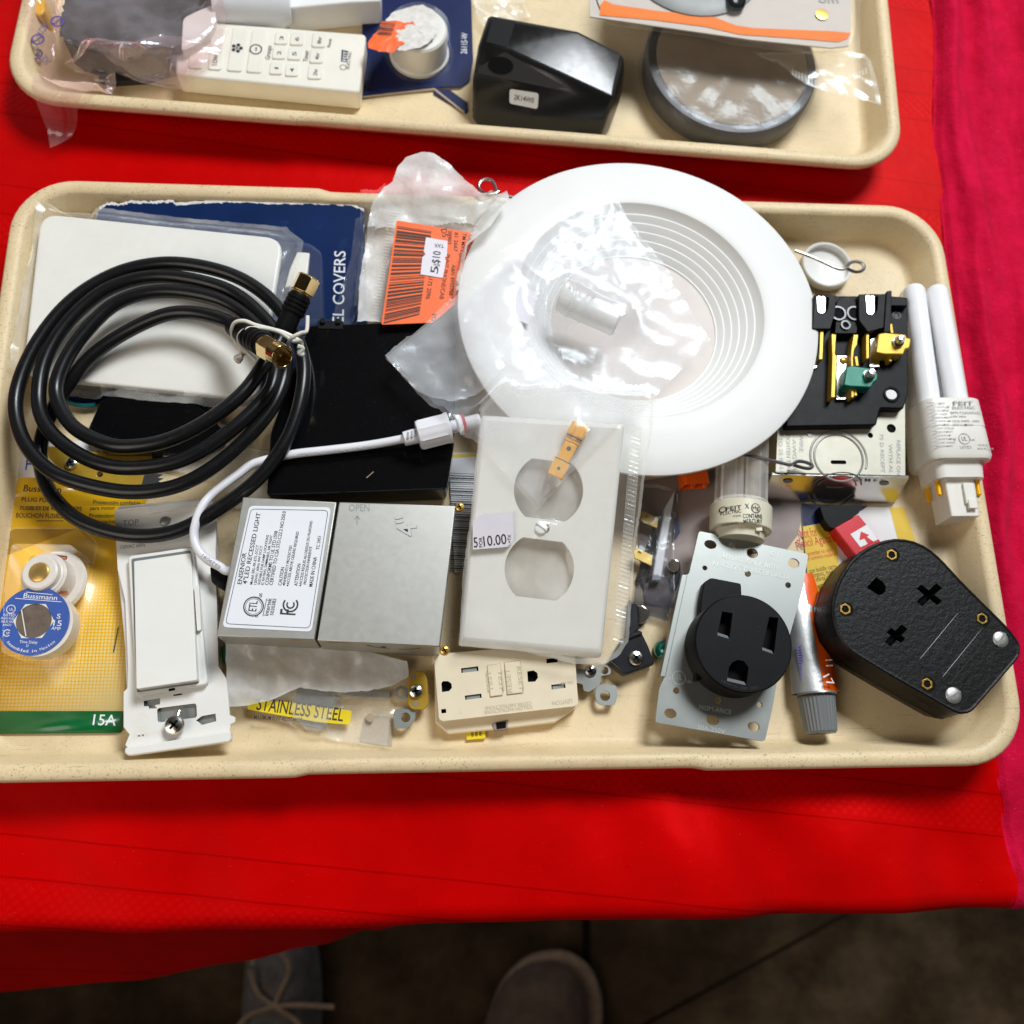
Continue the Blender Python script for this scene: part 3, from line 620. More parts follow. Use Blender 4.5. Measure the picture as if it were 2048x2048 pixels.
for k in range(9):
    w = (5, 11, 4, 8, 14, 5, 4, 10, 5)[k]; y0 = 118 + k * 9; b.flat(P(A2, [(300, y0), (392 - k * 3, y0 + 5), (391 - k * 3, y0 + 5 + w * .45), (298 - k * 2, y0 + w * .45)], tz + 2.2), tz + 2.7)
b.build('barcode', 'ink', st)
b = MB(); b.lathe(c, [(20.5, z + .3), (18.6, z + 1.2), (18.0, z + 21), (17, z + 22.2), (12, z + 22.6), (.01, z + 22.7)], 40); b.build('blister', 'blister', t)

# black housing
V = lambda x, y, h: U(A2(x, y), h)
pts = [V(812, 660, 7), V(850, 718, 6), V(1500, 812, 6), V(1560, 740, 8), V(832, 425, 27), V(815, 440, 25), V(1585, 575, 27), V(1625, 560, 26), V(845, 250, 35), V(888, 236, 37), V(1010, 276, 38), V(1590, 540, 36), V(1650, 300, 34), V(1400, 172, 38), V(1060, 118, 38), V(922, 88, 38), V(900, 84, 36), V(1655, 380, 24), V(850, 330, 10), V(1640, 500, 10), V(1400, 250, 6), V(950, 200, 6)]
t = thing('plug_housing', 'glossy black moulded plastic housing with an oval slot and white code label', 'plug housing', (*((pts[2] + pts[8]) / 2)[:2], FL))
b = MB(); b.hull(pts); hb = b.build('shell', 'housing', t, bevel=4, seg=4, smooth=40)
dg = dep()
def decal(c, poly, lift=.25):
    hs = [hit(c(*p), dg) for p in poly]; nn = sum((h[1] for h in hs), Vector()).normalized(); return [h[0] + nn * lift for h in hs], nn
pv, nn = decal(A2, [(850, 262), (1004, 292), (1180, 396), (1340, 486), (1240, 486), (845, 404)], .2); b = MB(); b.add(pv, [tuple(range(len(pv)))]); b.build('grip_panel', 'grip', t, recalc=False)
pv, nn = decal(A2, circ((970, 362), 70, 28, 48, .12), .45); b = MB(); b.add(pv, [tuple(range(len(pv)))]); b.build('slot', 'hole', t, recalc=False)
pv, nn = decal(A2, rounded([(1020, 490), (1180, 514), (1174, 602), (1018, 570)], 16)); b = MB(); b.add(pv, [tuple(range(len(pv)))]); lb = b.build('code_label', 'paper', t, recalc=False)
(pa, pb, pc), nn = decal(A2, [(1043, 548), (1152, 568), (1047, 515)], .3); b = MB(); b.text('2K14W0', pa, pb - pa, pc - pa, (pb - pa).length, 2.7); b.build('lettering', 'ink', lb)
pv, nn = decal(A2, [(925, 100), (1050, 122), (1008, 262), (890, 232)], .2); b = MB(); b.add(pv, [tuple(range(len(pv)))]); b.build('panel', 'black_matt', t, recalc=False)

# roll in a zip bag
z = 23; c = U(A3(602, 275), z); R = 51
t = thing('tape_roll', 'round dark grey roll with a tan card centre, standing in the far right corner', 'roll', (c.x, c.y, FL))
b = MB(); b.lathe(c, [(R - 2, FL + .3), (R, FL + 2), (R + .6, z - 2), (R - .6, z), (R - 5, z + .3), (R - 6, z - .6)], 72); b.build('roll', 'dark_roll', t)
b = MB(); b.lathe(c, [(R - 5.5, z + .1), (R - 7, z + .35), (.01, z + .3)], 60); b.build('centre_card', 'kraft', t)
ol = []
for k in range(40):
    a = 2 * math.pi * k / 40; ol.append((c.x + (R + 1.3) * math.cos(a), c.y + (R + 1.3) * math.sin(a)))
rows = [(R + 2.0, FL + .8), (R + 2.2, FL + 8), (R + 2.0, FL + 16), (R + 1.2, z - 1), (R - 1, z + 1.2)] + [(max(.01, R - 5 - 5.1 * k), z + 1.5) for k in range(10)]
vs = []
for r, zz in rows:
    for k in range(72):
        a = 2 * math.pi * k / 72; w = 1 + .018 * nz(10 * math.cos(a), 10 * math.sin(a), zz * .3, .9); vs.append((c.x + r * w * math.cos(a), c.y + r * w * math.sin(a), zz + 1.5 * (.5 + nz(r * math.cos(a), r * math.sin(a), 4, .09)) * (1 if zz > z else 0)))
b = MB(); b.add(vs, [(i * 72 + k, i * 72 + (k + 1) % 72, (i + 1) * 72 + (k + 1) % 72, (i + 1) * 72 + k) for i in range(len(rows) - 1) for k in range(72)])
zb = thing('zip_bag', 'clear zip bag wrapped tightly round the grey roll, its seam flaring right', 'plastic bag', (c.x, c.y, FL))
b.build('film', 'film_grey', zb)
b = sheet(P(A3, [(690, 235), (1000, 240), (1190, 262), (1225, 285), (1250, 400), (1266, 500), (1140, 470), (1030, 440), (930, 390), (850, 320), (760, 265)], 30), drape=False, zf=lambda x, y: 29, lift=0, amp=2.0, fs=.06, rings=10); b.build('mouth', ['haze_film', 'film_soft'], zb)
b = MB()
for i in range(24):
    x = 870 + i * 14.5; y = 318 + (i * 7.2 if i < 11 else 79 - (i - 11) * 7); b.flat(P(A3, [(x, y), (x + 8, y + 3), (x + 10, y + 32), (x + 2, y + 30)], 31), 32.2)
b.build('zip_seam', 'film_soft', zb)

# clamshell pack
z = 47
t = thing('clamshell_pack', 'clear clamshell pack with an orange stripe, lying across the grey roll', 'clamshell pack', (*U(A3(700, 0), z)[:2], FL))
zt = lambda x, y: z
b = MB(); b.prism(P(A3, [(-48, -90), (-42, 62), (400, 125), (700, 168), (1060, 205), (1140, 196), (1150, 150), (1150, -90)], z), z - 3, z - 2.2); b.build('backing_card', 'clam_card', t)
b = MB(); b.flat(P(A3, [(20, 0), (0, 25), (0, 70), (250, 92), (480, 122), (640, 158), (900, 176), (1085, 192), (1130, 176), (1143, 150), (1050, 142), (700, 128), (620, 116), (520, 78), (250, 48), (60, 20)], z - 2), z - 1.9); b.build('stripe', 'stripe_print', t)
b = MB(); b.tube([U(A3(x, y), z - 4) for x, y in ((-30, -40), (-8, 40), (30, 66), (250, 88), (470, 118))], 2.0, 8); b.build('dark_edge', 'ink', t)
b = MB(); b.lathe(U(A3(1010, 68), z - 2), [(3.8, z - 2), (3.8, z - 1.3), (3.0, z - 1.2), (.01, z - 1.2)], 28); em = b.build('round_window', 'brass', t)
b = MB(); e = U(A3(430, -190), z - 2); b.lathe(e, [(42, z - 2), (42, z - 1.2), (36, z + .6), (24, z + .2), (.01, z + .2)], 48); b.build('grey_disc', 'grey_plastic', t)
b = MB(); b.tube([U(A3(x, y), z + 1) for x, y in ((585, -20), (600, 25), (640, 28), (650, -10))], 2.2, 8); b.build('cord', 'black_matt', t)
b = MB(); b.words('om', A3, (998, 12), (1088, 14), z - 2, 5); b.build('lettering', 'grey_ink', t)
sh = MB(); o = P(A3, [(-48, -90), (-42, 62), (300, 100), (650, 175), (1120, 262), (1188, 265), (1188, -90)], z - 6); i1 = P(A3, [(-20, -90), (-20, 30), (60, 72), (480, 128), (640, 165), (1060, 215), (1140, 200), (1158, 150), (1150, -90)], z)
sh.prism(o, z - 7.5, z - 7); sh.prism(rounded(i1, 4), z - 7, z + 2.2); sh.build('shell', 'blister', t, bevel=1)

# grey canister, white box edge, clear offcut
t0 = U(A1(1420, 30), 20); b = MB(); b.rings([(t0 + Vector((-24, 2, 0)), 15), (t0 + Vector((14, 4, 0)), 15), (t0 + Vector((19, 4, 0)), 12), (t0 + Vector((20, 4, 0)), 4)], (1, .05, 0), 32)
tag(b.build('canister', 'label'), 'pale grey round canister lying behind the remote control', 'canister')
b = MB(); b.prism(P(A1, [(1515, -120), (2100, -150), (2100, 4), (1940, 12), (1600, 44), (1575, 48)], 24), FL, 24); tag(b.build('carton', 'paper', bevel=.8), 'white carton edge showing at the top behind the remote', 'box')
b = sheet(P(A2, [(815, -40), (1100, -40), (1140, 60), (1000, 90), (880, 130), (840, 90)], 12), lift=1.5, amp=1.5); tag(b.build('film_scrap', 'film_soft', recalc=False), 'milky plastic film scrap behind the black housing', 'plastic film')

# pink bag with the dark block
zz = 24
t = thing('foam_block', 'dark crumpled foam block inside the pink bag', 'foam block', (*U(A1(700, 100), 5)[:2], FL))
b = sheet(P(A1, [(390, -120), (1150, -120), (1080, 60), (1000, 290), (720, 330), (520, 300), (400, 270), (340, 225)], zz), drape=False, zf=lambda x, y: zz, lift=0, amp=1.5, fs=.05, jag=2); n0 = len(b.v)
b.build('top', 'foam', t)
b = MB(); b.prism(P(A1, [(400, -120), (1140, -120), (1070, 60), (990, 280), (720, 320), (520, 292), (410, 262), (352, 222)], zz), FL, zz); b.build('block', 'foam', t)
b = MB(); b.prism(rounded(P(A1, [(1010, 100), (1090, 60), (1190, 20), (1190, 120), (1150, 190), (1080, 250), (1000, 285)], 26), 3), 20, 26); tag(b.build('white_stopper', 'white', bevel=1), 'small white plastic stopper beside the foam inside the pink bag', 'stopper')
b = MB(); b.prism(rounded(P(A1, [(165, -40), (240, -40), (245, 60), (225, 85), (185, 70), (165, 30)], 22), 2), FL, 22); tag(b.build('yellow_clip', 'yellow', bevel=.8), 'yellow plastic clip at the top left inside the pink bag', 'clip')
b = MB(); b.prism(P(A1, [(540, 345), (700, 350), (870, 380), (930, 400), (800, 440), (640, 450), (545, 440)], 9), FL, 9); tag(b.build('dark_offcut', 'foam'), 'dark foam offcut lying under the lower edge of the pink bag', 'foam offcut')
t = thing('antistatic_bag', 'pink translucent antistatic bag hanging over the far tray corner', 'plastic bag', (*U(A1(600, 150), 26)[:2], FL))
b = sheet(P(A1, [(140, -140), (1265, -140), (1240, 130), (1215, 260), (1130, 345), (970, 412), (850, 372), (690, 348), (600, 335), (545, 350), (545, 440), (520, 540), (330, 630), (205, 692), (190, 560), (200, 440), (185, 300), (150, 100)], 26), lift=1.3, amp=2.2, fs=.05, rings=22, per=150, smooth=8); fb = b.build('film', 'film_pink', t)
b = sheet(P(A1, [(330, 290), (600, 320), (700, 350), (840, 268), (910, 230), (1180, 245), (1215, 262), (1130, 345), (970, 412), (850, 372), (690, 350), (500, 310)], 28), lift=2.2, amp=1.2, fs=.07, rings=8); b.build('folded_edge', 'film_pink', t)
b = MB(); dg = dep()
for tx, a, e in (('ROHS', (225, 335), (268, 390)), ('KON', (240, 205), (282, 160))):
    p = hit(A1(*a), dg)[0]; q = hit(A1(*e), dg)[0]; q.z = p.z; d = q - p; b.text(tx, p, d, (-d.y, d.x, 0), d.length, 4.2, lift=1)
for x, y in ((320, 125), (212, 225), (203, 305)):
    p = hit(A1(x, y), dg)[0]; b.arc(p, 3.2, 0, 360, 1.1, p.z + 1, n=20); b.line(p - Vector((2, 2, 0)), p + Vector((2, 2, 0)), 1, p.z + 1)
b.build('lettering', 'purple_ink', t)
# ------------------------------------------------------------------ things on the near tray, lowest first
def cen(pts): return (sum(p[0] for p in pts) / len(pts), sum(p[1] for p in pts) / len(pts))
def at(pts, z=FL): c = cen(pts); return (c[0], c[1], z)

# torn mauve card under the lamp
pts = P(B6, [(110, 330), (640, 250), (1060, 330), (1075, 520), (1020, 660), (960, 745), (700, 760), (560, 900), (330, 1100), (120, 1060), (80, 700)], 5.6)
b = sheet(pts, drape=False, zf=lambda x, y: 5.3, lift=.3, amp=.3, jag=.6, rings=8); tag(b.build('torn_card', 'mauve_paper'), 'torn mauve grey card lying under the clear tubed lamp', 'card')
# leaflet
z = 6.2
pts = P(B8, [(345, 95), (1045, 122), (1122, 350), (1110, 520), (780, 640), (430, 800), (395, 640)], z)
t = thing('instruction_card', 'white, blue and yellow instruction card peeking out left of the black plug', 'card', at(pts))
b = MB(); b.prism(pts, z - .5, z); b.build('card', 'paper', t)
b = MB(); b.flat(P(B8, [(345, 95), (800, 110), (720, 160), (490, 225), (358, 247)], z), z + .1); b.build('blue_panel', 'navy_card', t)
b = MB(); b.flat(P(B8, [(358, 247), (570, 222), (592, 400), (600, 480), (590, 640), (440, 790), (396, 640)], z), z + .1); b.build('yellow_panel', 'yellow_dull', t); b = MB(); b.flat(P(B8, [(945, 120), (1045, 122), (1122, 350), (1000, 330)], z), z + .1); b.build('yellow_panel', 'yellow_dull', t)
b = MB(); b.words('Not for', B8, (345, 330), (460, 310), z, 5); b.words('Pencil Against', B8, (330, 395), (575, 350), z, 4.6); b.words('remember no signs', B8, (385, 450), (560, 415), z, 2.4); b.words('of common material', B8, (388, 480), (585, 445), z, 2.2); b.build('red_lettering', 'red_ink', t)
b = MB()
for i, (tx, xa, xb) in enumerate((('can boldly carry', 405, 590), ('it, organic, mark,', 400, 580), ('each mental plan', 400, 560), ('smooth', 470, 560), ('finish', 400, 470))): b.words(tx, B8, (xa, 565 + i * 34), (xb, 530 + i * 34), z, 2.5)
b.build('lettering', 'ink', t); b = MB(); b.words('Indelible Line', B8, (368, 185), (470, 150), z, 2.6); b.words('Ink Test', B8, (368, 225), (445, 200), z, 2.6)
b.build('lettering', 'ink', t)
# barcode strip beside the black box
z = 6.6
pts = P(B3, [(1600, 340), (1800, 335), (1780, 700), (1730, 1100), (1640, 1110)], z)
t = thing('barcode_card', 'grey card with a barcode wedged between the metal box and the white wall plate', 'card', at(pts))
b = MB(); b.prism(pts, z - 1, z); b.build('card', 'label', t)
b = MB()
for i in range(46):
    y = 470 + i * 13.8; x0 = 1610; x1 = 1772 - max(0, (i - 12)) * 2.1; w = (3, 6, 9, 4, 7, 3)[(i * 7) % 6]; b.flat(P(B3, [(x0, y), (x1, y + 6), (x1, y + 6 + w), (x0, y + w)], z), z + .1)
b.build('barcode', 'ink', t)
b = MB(); b.flat(P(B3, [(1605, 350), (1795, 345), (1790, 362), (1605, 375)], z), z + .1); b.build('yellow_edge', 'yellow_label', t)

# yellow fuse pack
z = 6.4; ZC = z
t = thing('fuse_pack', 'yellow and green blister pack of two plug fuses at the left tray edge', 'fuse pack', at(P(B2, [(400, 600)], z)))
b = MB(); top = [(40, 915), (290, 917)]
b.flat(P(N0, [(40, 880), (300, 884), (296, 957), (36, 955)], z), z, 0)
b.flat(P(N0, [(36, 955), (296, 957), (290, 1012), (27, 1012), (22, 1018)], z), z, 1)
b.flat(P(N0, [(27, 1012), (290, 1012), (262, 1200), (247, 1422), (-45, 1422), (-22, 1300), (0, 1110), (18, 1026)], z), z, 3)
b.flat(rounded(P(N0, [(247, 1422), (244, 1466), (-50, 1468), (-45, 1422)], z), 2), z, 2)
b.build('card', ['paper', 'yellow', 'green_print', 'halftone'], t, solid=.5, origin=None, recalc=False)
b = MB()
for tx, a, e, h in (('Bussmann', (180, 937), (470, 950), 3.4), ('PLUG FUSES', (165, 1015), (430, 1025), 2.2), ('FUSIBLES DE ROSCA TYPE', (155, 1082), (632, 1088), 2.0), ('BOUCHON FUSIBLE', (122, 1140), (490, 1146), 2.4), ('Protección confiable', (718, 1036), (1085, 1044), 2.0), ('para motor', (694, 1082), (890, 1078), 2.0), ('Protection', (690, 1140), (880, 1140), 2.1), ('pour roadster', (700, 1185), (905, 1184), 2.0)): b.words(tx, B1, a, e, z, h)
b.line(U(B1(282, 1166), z), U(B1(490, 1166), z), .35, z + .1); b.build('lettering', 'ink', t)
b = MB(); b.words('F', B1, (195, 772), (235, 772), z, 6); b.build('blue_lettering', 'blue_print', t)
b = MB(); b.words('15A', B2, (715, 1545), (893, 1550), z, 4.9); b.build('white_lettering', 'white_ink', t)
# blister shell
b = MB(); b.prism(rounded(P(B2, [(70, 20), (640, 20), (760, 140), (560, 1120), (30, 1110), (20, 300)], z), 4), z, z + 1.2)
b.prism(rounded(P(B2, [(100, 150), (578, 160), (560, 560), (500, 1000), (20, 1000), (40, 500)], 28), 2.5), z + 1.2, 30); b.build('blister', 'blister', t, bevel=1)
b = MB(); b.rod(U(B2(878, 980), z + .4), U(B2(915, 790), z + .4), .35, n=6); b.build('staple', 'wire', t)
# fuses
p0, p1 = U(B2(440, 450), 10), U(B2(298, 362), 29); ax = p1 - p0; f1 = thing('plug_fuse', 'plug fuse lying with its brass tip up inside the yellow pack', 'fuse', (p0.x, p0.y, z), 'two plug fuses in the yellow pack')
b = MB(); b.rings([(p0 + ax * k, r) for k, r in ((-.05, 12), (-.02, 14.5), (.12, 15.5), (.2, 14.5), (.22, 11.2), (.72, 10.8), (.76, 9.8), (.78, 9.7), (.8, 8.8), (.94, 8.4), (.97, 7.6), (.97, .01))], ax, 40); b.build('body', 'porcelain', f1)
b = MB(); b.rings([(p0 + ax * k, r) for k, r in ((.96, 4.8), (1.0, 4.6), (1.02, 3.8), (1.02, .01))], ax, 30); b.build('tip', 'brass', f1)
b = MB(); c = U(B2(455, 238), 22); b.rings([(c - Vector((3.6, .3, 0)), 1.2), (c + Vector((3.6, -1, 0)), 1.0)], (1, -.1, 0), 12); c = U(B2(490, 540), 22); b.rings([(c - Vector((2, -.3, 0)), 1.2), (c + Vector((2, 1, 0)), 1.0)], (1, .2, 0), 12); b.build('contact', 'copper', f1)
z2 = 26.5; c = U(B2(262, 742), z2); f2 = thing('plug_fuse', 'plug fuse with a blue ring label face up inside the yellow pack', 'fuse', (c.x, c.y, z), 'two plug fuses in the yellow pack')
b = MB(); b.lathe((c.x + 2, c.y - 1), [(11, 7), (12.5, 9), (13.5, 14), (15.4, 16), (15.6, z2 - 2), (15.4, z2 - .2), (.01, z2 - .2)], 48); b.build('body', 'porcelain', f2)
b = MB(); b.plate(circ(c, 15.9, 56), [circ(c, 9.2, 6, ang=.53 + math.pi / 6)], z2 - .2, z2 + .4); lb = b.build('ring_label', 'blue_print', f2)
b = MB(); b.plate(circ(c, 9.5, 6, ang=.53 + math.pi / 6), [circ(c, 8.0, 40)], z2 - .2, z2 + .2); b.build('hexagon', 'white', f2)
b = MB(); b.lathe(c, [(8.1, z2 - .15), (.01, z2 + .15)], 40); gw = b.build('window', 'fuse_window', f2)
b = MB(); b.line(U(B2(168, 655), z2), U(B2(203, 860), z2), .5, z2 + .35); b.build('filament', 'white', gw)
b = MB()
def arctext(b, tx, c, R, a0, a1, h, z, mi=0, inside=False):
    n = len(tx)
    for i, ch in enumerate(tx):
        if ch == ' ': continue
        a = math.radians(a0 + (a1 - a0) * (i + .5) / n); w = abs(math.radians(a1 - a0)) * R / n * (.85 if ch not in 'ilI' else .35)
        r = Vector((math.cos(a), math.sin(a), 0)); tt = Vector((-r.y, r.x, 0)) * (1 if a1 > a0 else -1); up = -r if a1 > a0 else r
        b.text(ch, Vector((c[0], c[1], z)) + r * R - tt * w / 2, tt, up, w, h)
b.words('Bussmann', B2, (180, 562), (440, 582), z2 + .4, 2.2); b.line(U(B2(120, 568), z2), U(B2(478, 596), z2), .3, z2 + .5); b.line(U(B2(205, 520), z2), U(B2(410, 540), z2), .3, z2 + .5)
b.words('S', B2, (437, 722), (466, 724), z2 + .4, 2.2); b.words('15', B2, (410, 778), (474, 782), z2 + .4, 2.6); b.words('AMP', B2, (396, 808), (466, 816), z2 + .4, 1.5)
b.words('LISTED', B2, (28, 704), (118, 708), z2 + .4, 1.3); b.words('PLUG FUSE', B2, (8, 728), (112, 732), z2 + .4, 1.0); b.words('ISSUE NO.', B2, (10, 754), (108, 756), z2 + .4, 1.0); b.words('14621', B2, (25, 780), (85, 780), z2 + .4, 1.0)
q = U(B2(88, 652), z2); b.arc(q, 1.9, 0, 360, .35, z2 + .55, n=24); b.words('UL', B2, (74, 664), (104, 660), z2 + .4, 1.3)
q = U(B2(58, 836), z2); b.arc(q, 1.5, 40, 320, .4, z2 + .55, n=20); b.words('SP', B2, (46, 846), (74, 846), z2 + .4, 1.1)
b.words('Time Delay', B2, (150, 912), (290, 918), z2 + .4, 1.3); b.words('D', B2, (203, 942), (220, 942), z2 + .4, 1.1)
arctext(b, 'Assembled in Mexico', c, 14.6, 222, 318, 1.3, z2 + .4); b.build('lettering', 'white_ink', lb)

# yellow strap, black cover
b = MB(); z = 12
o = P(B1, [(365, 590), (450, 590), (640, 625), (1180, 650), (1170, 800), (1100, 905), (880, 900), (700, 870), (480, 790), (375, 680)], z)
t = thing('metal_strap', 'yellow plated metal strap with a screw, seen between the black cable loops', 'strap', at(o, z))
b.plate(o, [circ(U(B1(770, 805), z), 1.5, 14)], z - 1.2, z, floor=z - 4, hole_mi=0); b.build('plate', 'brassy_yellow', t, bevel=.3)
screw('screw', U(B1(555, 725), z), z, 3.1, 2.2, 'chrome', t)
b = MB(); b.flat(P(B1, [(1115, 815), (1180, 800), (1265, 808), (1220, 835), (1270, 840), (1225, 862), (1250, 872), (1180, 890), (1095, 895)], z), z + .3); b.build('marking', 'ink', t)
b = MB(); b.prism(P(B1, [(1130, 640), (1250, 632), (1380, 658), (1300, 668)], 13), 12, 13); tag(b.build('paper_sliver', 'paper'), 'white paper sliver showing between two black cable loops', 'paper')
z = 17; o = P(B1, [(680, 455), (775, 240), (880, 195), (1000, 160), (1440, 205), (1600, 330), (1740, 480), (1600, 600), (1380, 640), (800, 640)], z)
t = thing('black_cover', 'flat black plastic cover with clipped corners lying inside the cable coil', 'cover', at(o, 6)); b = MB(); b.prism(o, 8, z); b.build('cover', 'black', t, bevel=.5)
b = MB(); b.prism(P(B1, [(1545, 500), (1700, 440), (1730, 560), (1560, 640), (1520, 600)], 12), 5, 14); b.build('leg', 'black_matt', t, bevel=.5)
b = MB(); b.prism(P(N0, [(322, 935), (420, 880), (545, 905), (540, 1000), (470, 1015), (440, 960)], 8), 5.5, 8); tag(b.build('clear_tray', 'film_soft'), 'clear plastic moulding under the cable beside the switch', 'plastic moulding')

# blue display card with torn top
z = 7.2
o = [(197, 414), (215, 405), (240, 407), (262, 402), (300, 404), (345, 401), (352, 407), (420, 403), (470, 402), (540, 406), (620, 405), (700, 408), (728, 418), (735, 640), (722, 800), (560, 812), (128, 806), (150, 600)]
pts = P(N0, o, z)
t = thing('display_card', 'blue display card with a torn top edge and grey capital lettering', 'display card', at(pts))
ZT = 21.0; yT, yB = U(N0(450, 404), ZT).y, U(N0(735, 640), z).y
def lift_card(x, y): return z + (ZT - z) * max(0, (y - yB) / (yT - yB))          # its far half leans up against the tray wall
up_ = P(N0, o[:13], ZT) + P(N0, [(735, 640), (150, 625)], z)
b = MB(); b.prism(up_, lambda x, y: lift_card(x, y) - .6, lift_card); b.prism(P(N0, [(735, 640), (722, 800), (560, 812), (128, 806), (150, 625)], z), z - .6, z); cd = b.build('card', 'blue_card', t)
b = MB(); rr = random.Random(5); tp = o[:13]
for (xa, ya), (xb, yb) in zip(tp, tp[1:]):
    for k in range(6):
        x0, y0, x1, y1 = xa + (xb - xa) * k / 6, ya + (yb - ya) * k / 6, xa + (xb - xa) * (k + 1) / 6, ya + (yb - ya) * (k + 1) / 6; h = rr.uniform(1.2, 5); b.flat(P(N0, [(x0, y0 - rr.uniform(0, 3)), (x1, y1 - rr.uniform(0, 3)), (x1, y1 + h), (x0, y0 + rr.uniform(1, 4))], ZT), lambda x, y: lift_card(x, y) + .12)
b.build('torn_edge', 'torn_paper', cd)
b = MB(); b.words('EL COVERS', A5, (98, 930), (116, 578), 12, 6.0, zf=lift_card); b.build('lettering', 'label', cd)
b = MB(); b.tube([U(B1(x, y), 8.6) for x, y in ((480, 225), (560, 260), (650, 275), (740, 268))], 1.2, 8); b.tube([U(B1(x, y), 8.6) for x, y in ((1360, 172), (1460, 185), (1545, 235), (1590, 300))], 1.6, 8); b.build('teal_border', 'teal', cd)
b = MB(); b.prism(P(A4, [(1640, 450), (1710, 455), (1690, 630), (1570, 650), (1600, 540)], 16), 8, 16); b.build('white_insert', 'white', t, bevel=.8)
b = MB(); b.prism(rounded(P(A4, [(1500, 385), (1710, 400), (1775, 450), (1780, 840), (1500, 900)], 20), 3), z, 20); b.build('blister', 'blister', t, bevel=1)

# white blank plate and its bag
z = 21; o = P(N0, [(81, 426), (567, 476), (516, 800), (44, 752)], z)
pl = rounded(o, 10, 8)
tag(MB().prism(pl, z - 5, z).build('blank_plate', 'white', bevel=1.4, seg=3), 'large white blank wall plate in clear film under the black cable coil', 'wall plate')
t = thing('plate_bag', 'clear film bag round the large blank wall plate', 'plastic bag', at(o, 6))
b = sheet(P(N0, [(80, 412), (205, 418), (400, 436), (572, 450), (607, 482), (595, 545), (578, 640), (530, 812), (300, 800), (120, 778), (22, 740), (50, 570)], z), lift=.9, amp=.55, fs=.055, rings=22, per=160, seed=2); b.build('film', ['haze_film', 'film_soft'], t)

# small bag of brass terminals
t = thing('terminal_bag', 'small clear bag of brass terminals between white plate and round receptacle', 'plastic bag', at(P(B6, [(180, 800)], 8)))
z = 12.5
for i, (pp, lab) in enumerate((([(88, 520), (110, 512), (200, 555), (190, 612), (95, 570)], 'upper'), ([(52, 745), (75, 732), (165, 775), (158, 838), (56, 790)], 'lower'))):
    b = MB(); c = [(125, 545), (85, 760)][i]; b.plate(P(B6, pp, z), [circ(U(B6(*c), z), .8, 12)], z - 1, z, floor=z - .9); tag(b.build('brass_terminal', 'tab_brass', bevel=.2), f'flat brass terminal tab, the {lab} of two in the small clear bag', 'terminal', 'brass terminals in the small bag')
b = MB(); b.prism(P(B6, [(240, 490), (300, 385), (250, 700), (215, 925), (160, 925), (195, 720)], 12), 7, 12); tag(b.build('foam_bar', 'label', bevel=.6), 'long pale bar inside the small clear terminal bag', 'bar')
b = MB()
for k in range(7): b.tube([U(B6(x + k * 8, y), 6.5 + k % 3) for x, y in ((70 + k * 2, 930), (120, 760), (165 - k * 3, 640), (170, 560))], .7, 6)
tag(b.build('wire_bundle', 'dark_steel'), 'bundle of thin dark wires inside the small clear terminal bag', 'wires')
b = sheet(P(B6, [(100, 340), (205, 330), (308, 382), (312, 450), (298, 800), (305, 960), (268, 1165), (160, 1135), (45, 1105), (50, 800), (70, 560)], 12), lift=1, amp=1.2, seed=4); b.build('film', ['film_grey', 'film_soft'], t)
b = sheet(P(B6, [(55, 925), (150, 900), (290, 930), (298, 1000), (268, 1165), (160, 1135), (45, 1105)], 13), lift=2, amp=1.2, seed=5); b.build('folded_end', ['film_smoke', 'film_grey'], t)
b = MB(); b.prism(P(B6, [(270, 860), (330, 850), (325, 920), (300, 990), (270, 960)], 8), 5, 9); b.rod(U(B6(290, 835), 9), U(B6(290, 835), 12), 3.4, mi=1); b.rod(U(B6(90, 1125), 6), U(B6(90, 1125), 10), 4.6, mi=1); tag(b.build('bracket', ['dark_steel', 'chrome'], bevel=.5), 'small dark bracket with round chrome screws behind the terminal bag', 'bracket')
b = MB(); b.prism(P(B6, [(296, 545), (320, 590), (328, 640), (296, 680)], 9), 5, 9); tag(b.build('blue_tab', 'navy_card'), 'tiny dark blue tab beside the terminal bag', 'tab')

# orange wire connector
z = 22; t = thing('orange_connector', 'orange two-way push-in wire connector poking out under the white ring', 'connector', at(P(B6, [(420, 340)], 8)))
tp = P(B6, [(330, 250), (470, 235), (516, 340), (350, 352)], z); lo = [(p[0] - .3, p[1] - .1) for p in tp]
b = MB(); q0, q1 = Vector(tp[3]), Vector(tp[2]); ex = (q1 - q0).normalized(); W = (q1 - q0).length; dep_ = 13.
fm = frame3((*q0, 11), (ex.x, ex.y, 0), (0, 0, 1))                # local x along the mouth, y up, z towards the viewer
b.fr = fm; o = [(0, 1.5), (1.2, 0), (W - 1.2, 0), (W, 1.5), (W - .6, 9.5), (W - 1.6, 11), (1.6, 11), (.6, 9.5)]
m = W / 2; hl = [[(1.3, 1.5), (m - .5, 1.5), (m - .5, 9.2), (1.9, 9.2)], [(m + .5, 1.5), (W - 1.3, 1.5), (W - 1.9, 9.2), (m + .5, 9.2)]]
b.plate(o, hl, -15, 0, floor=-4); b.build('housing', 'orange', t, bevel=.3)
b = MB(fm)
for x in (m * .5, m * 1.5): b.rod((x, 4.5, -4), (x, 4.5, -1.2), .9, .5, n=10)
b.build('pin', 'copper', t)

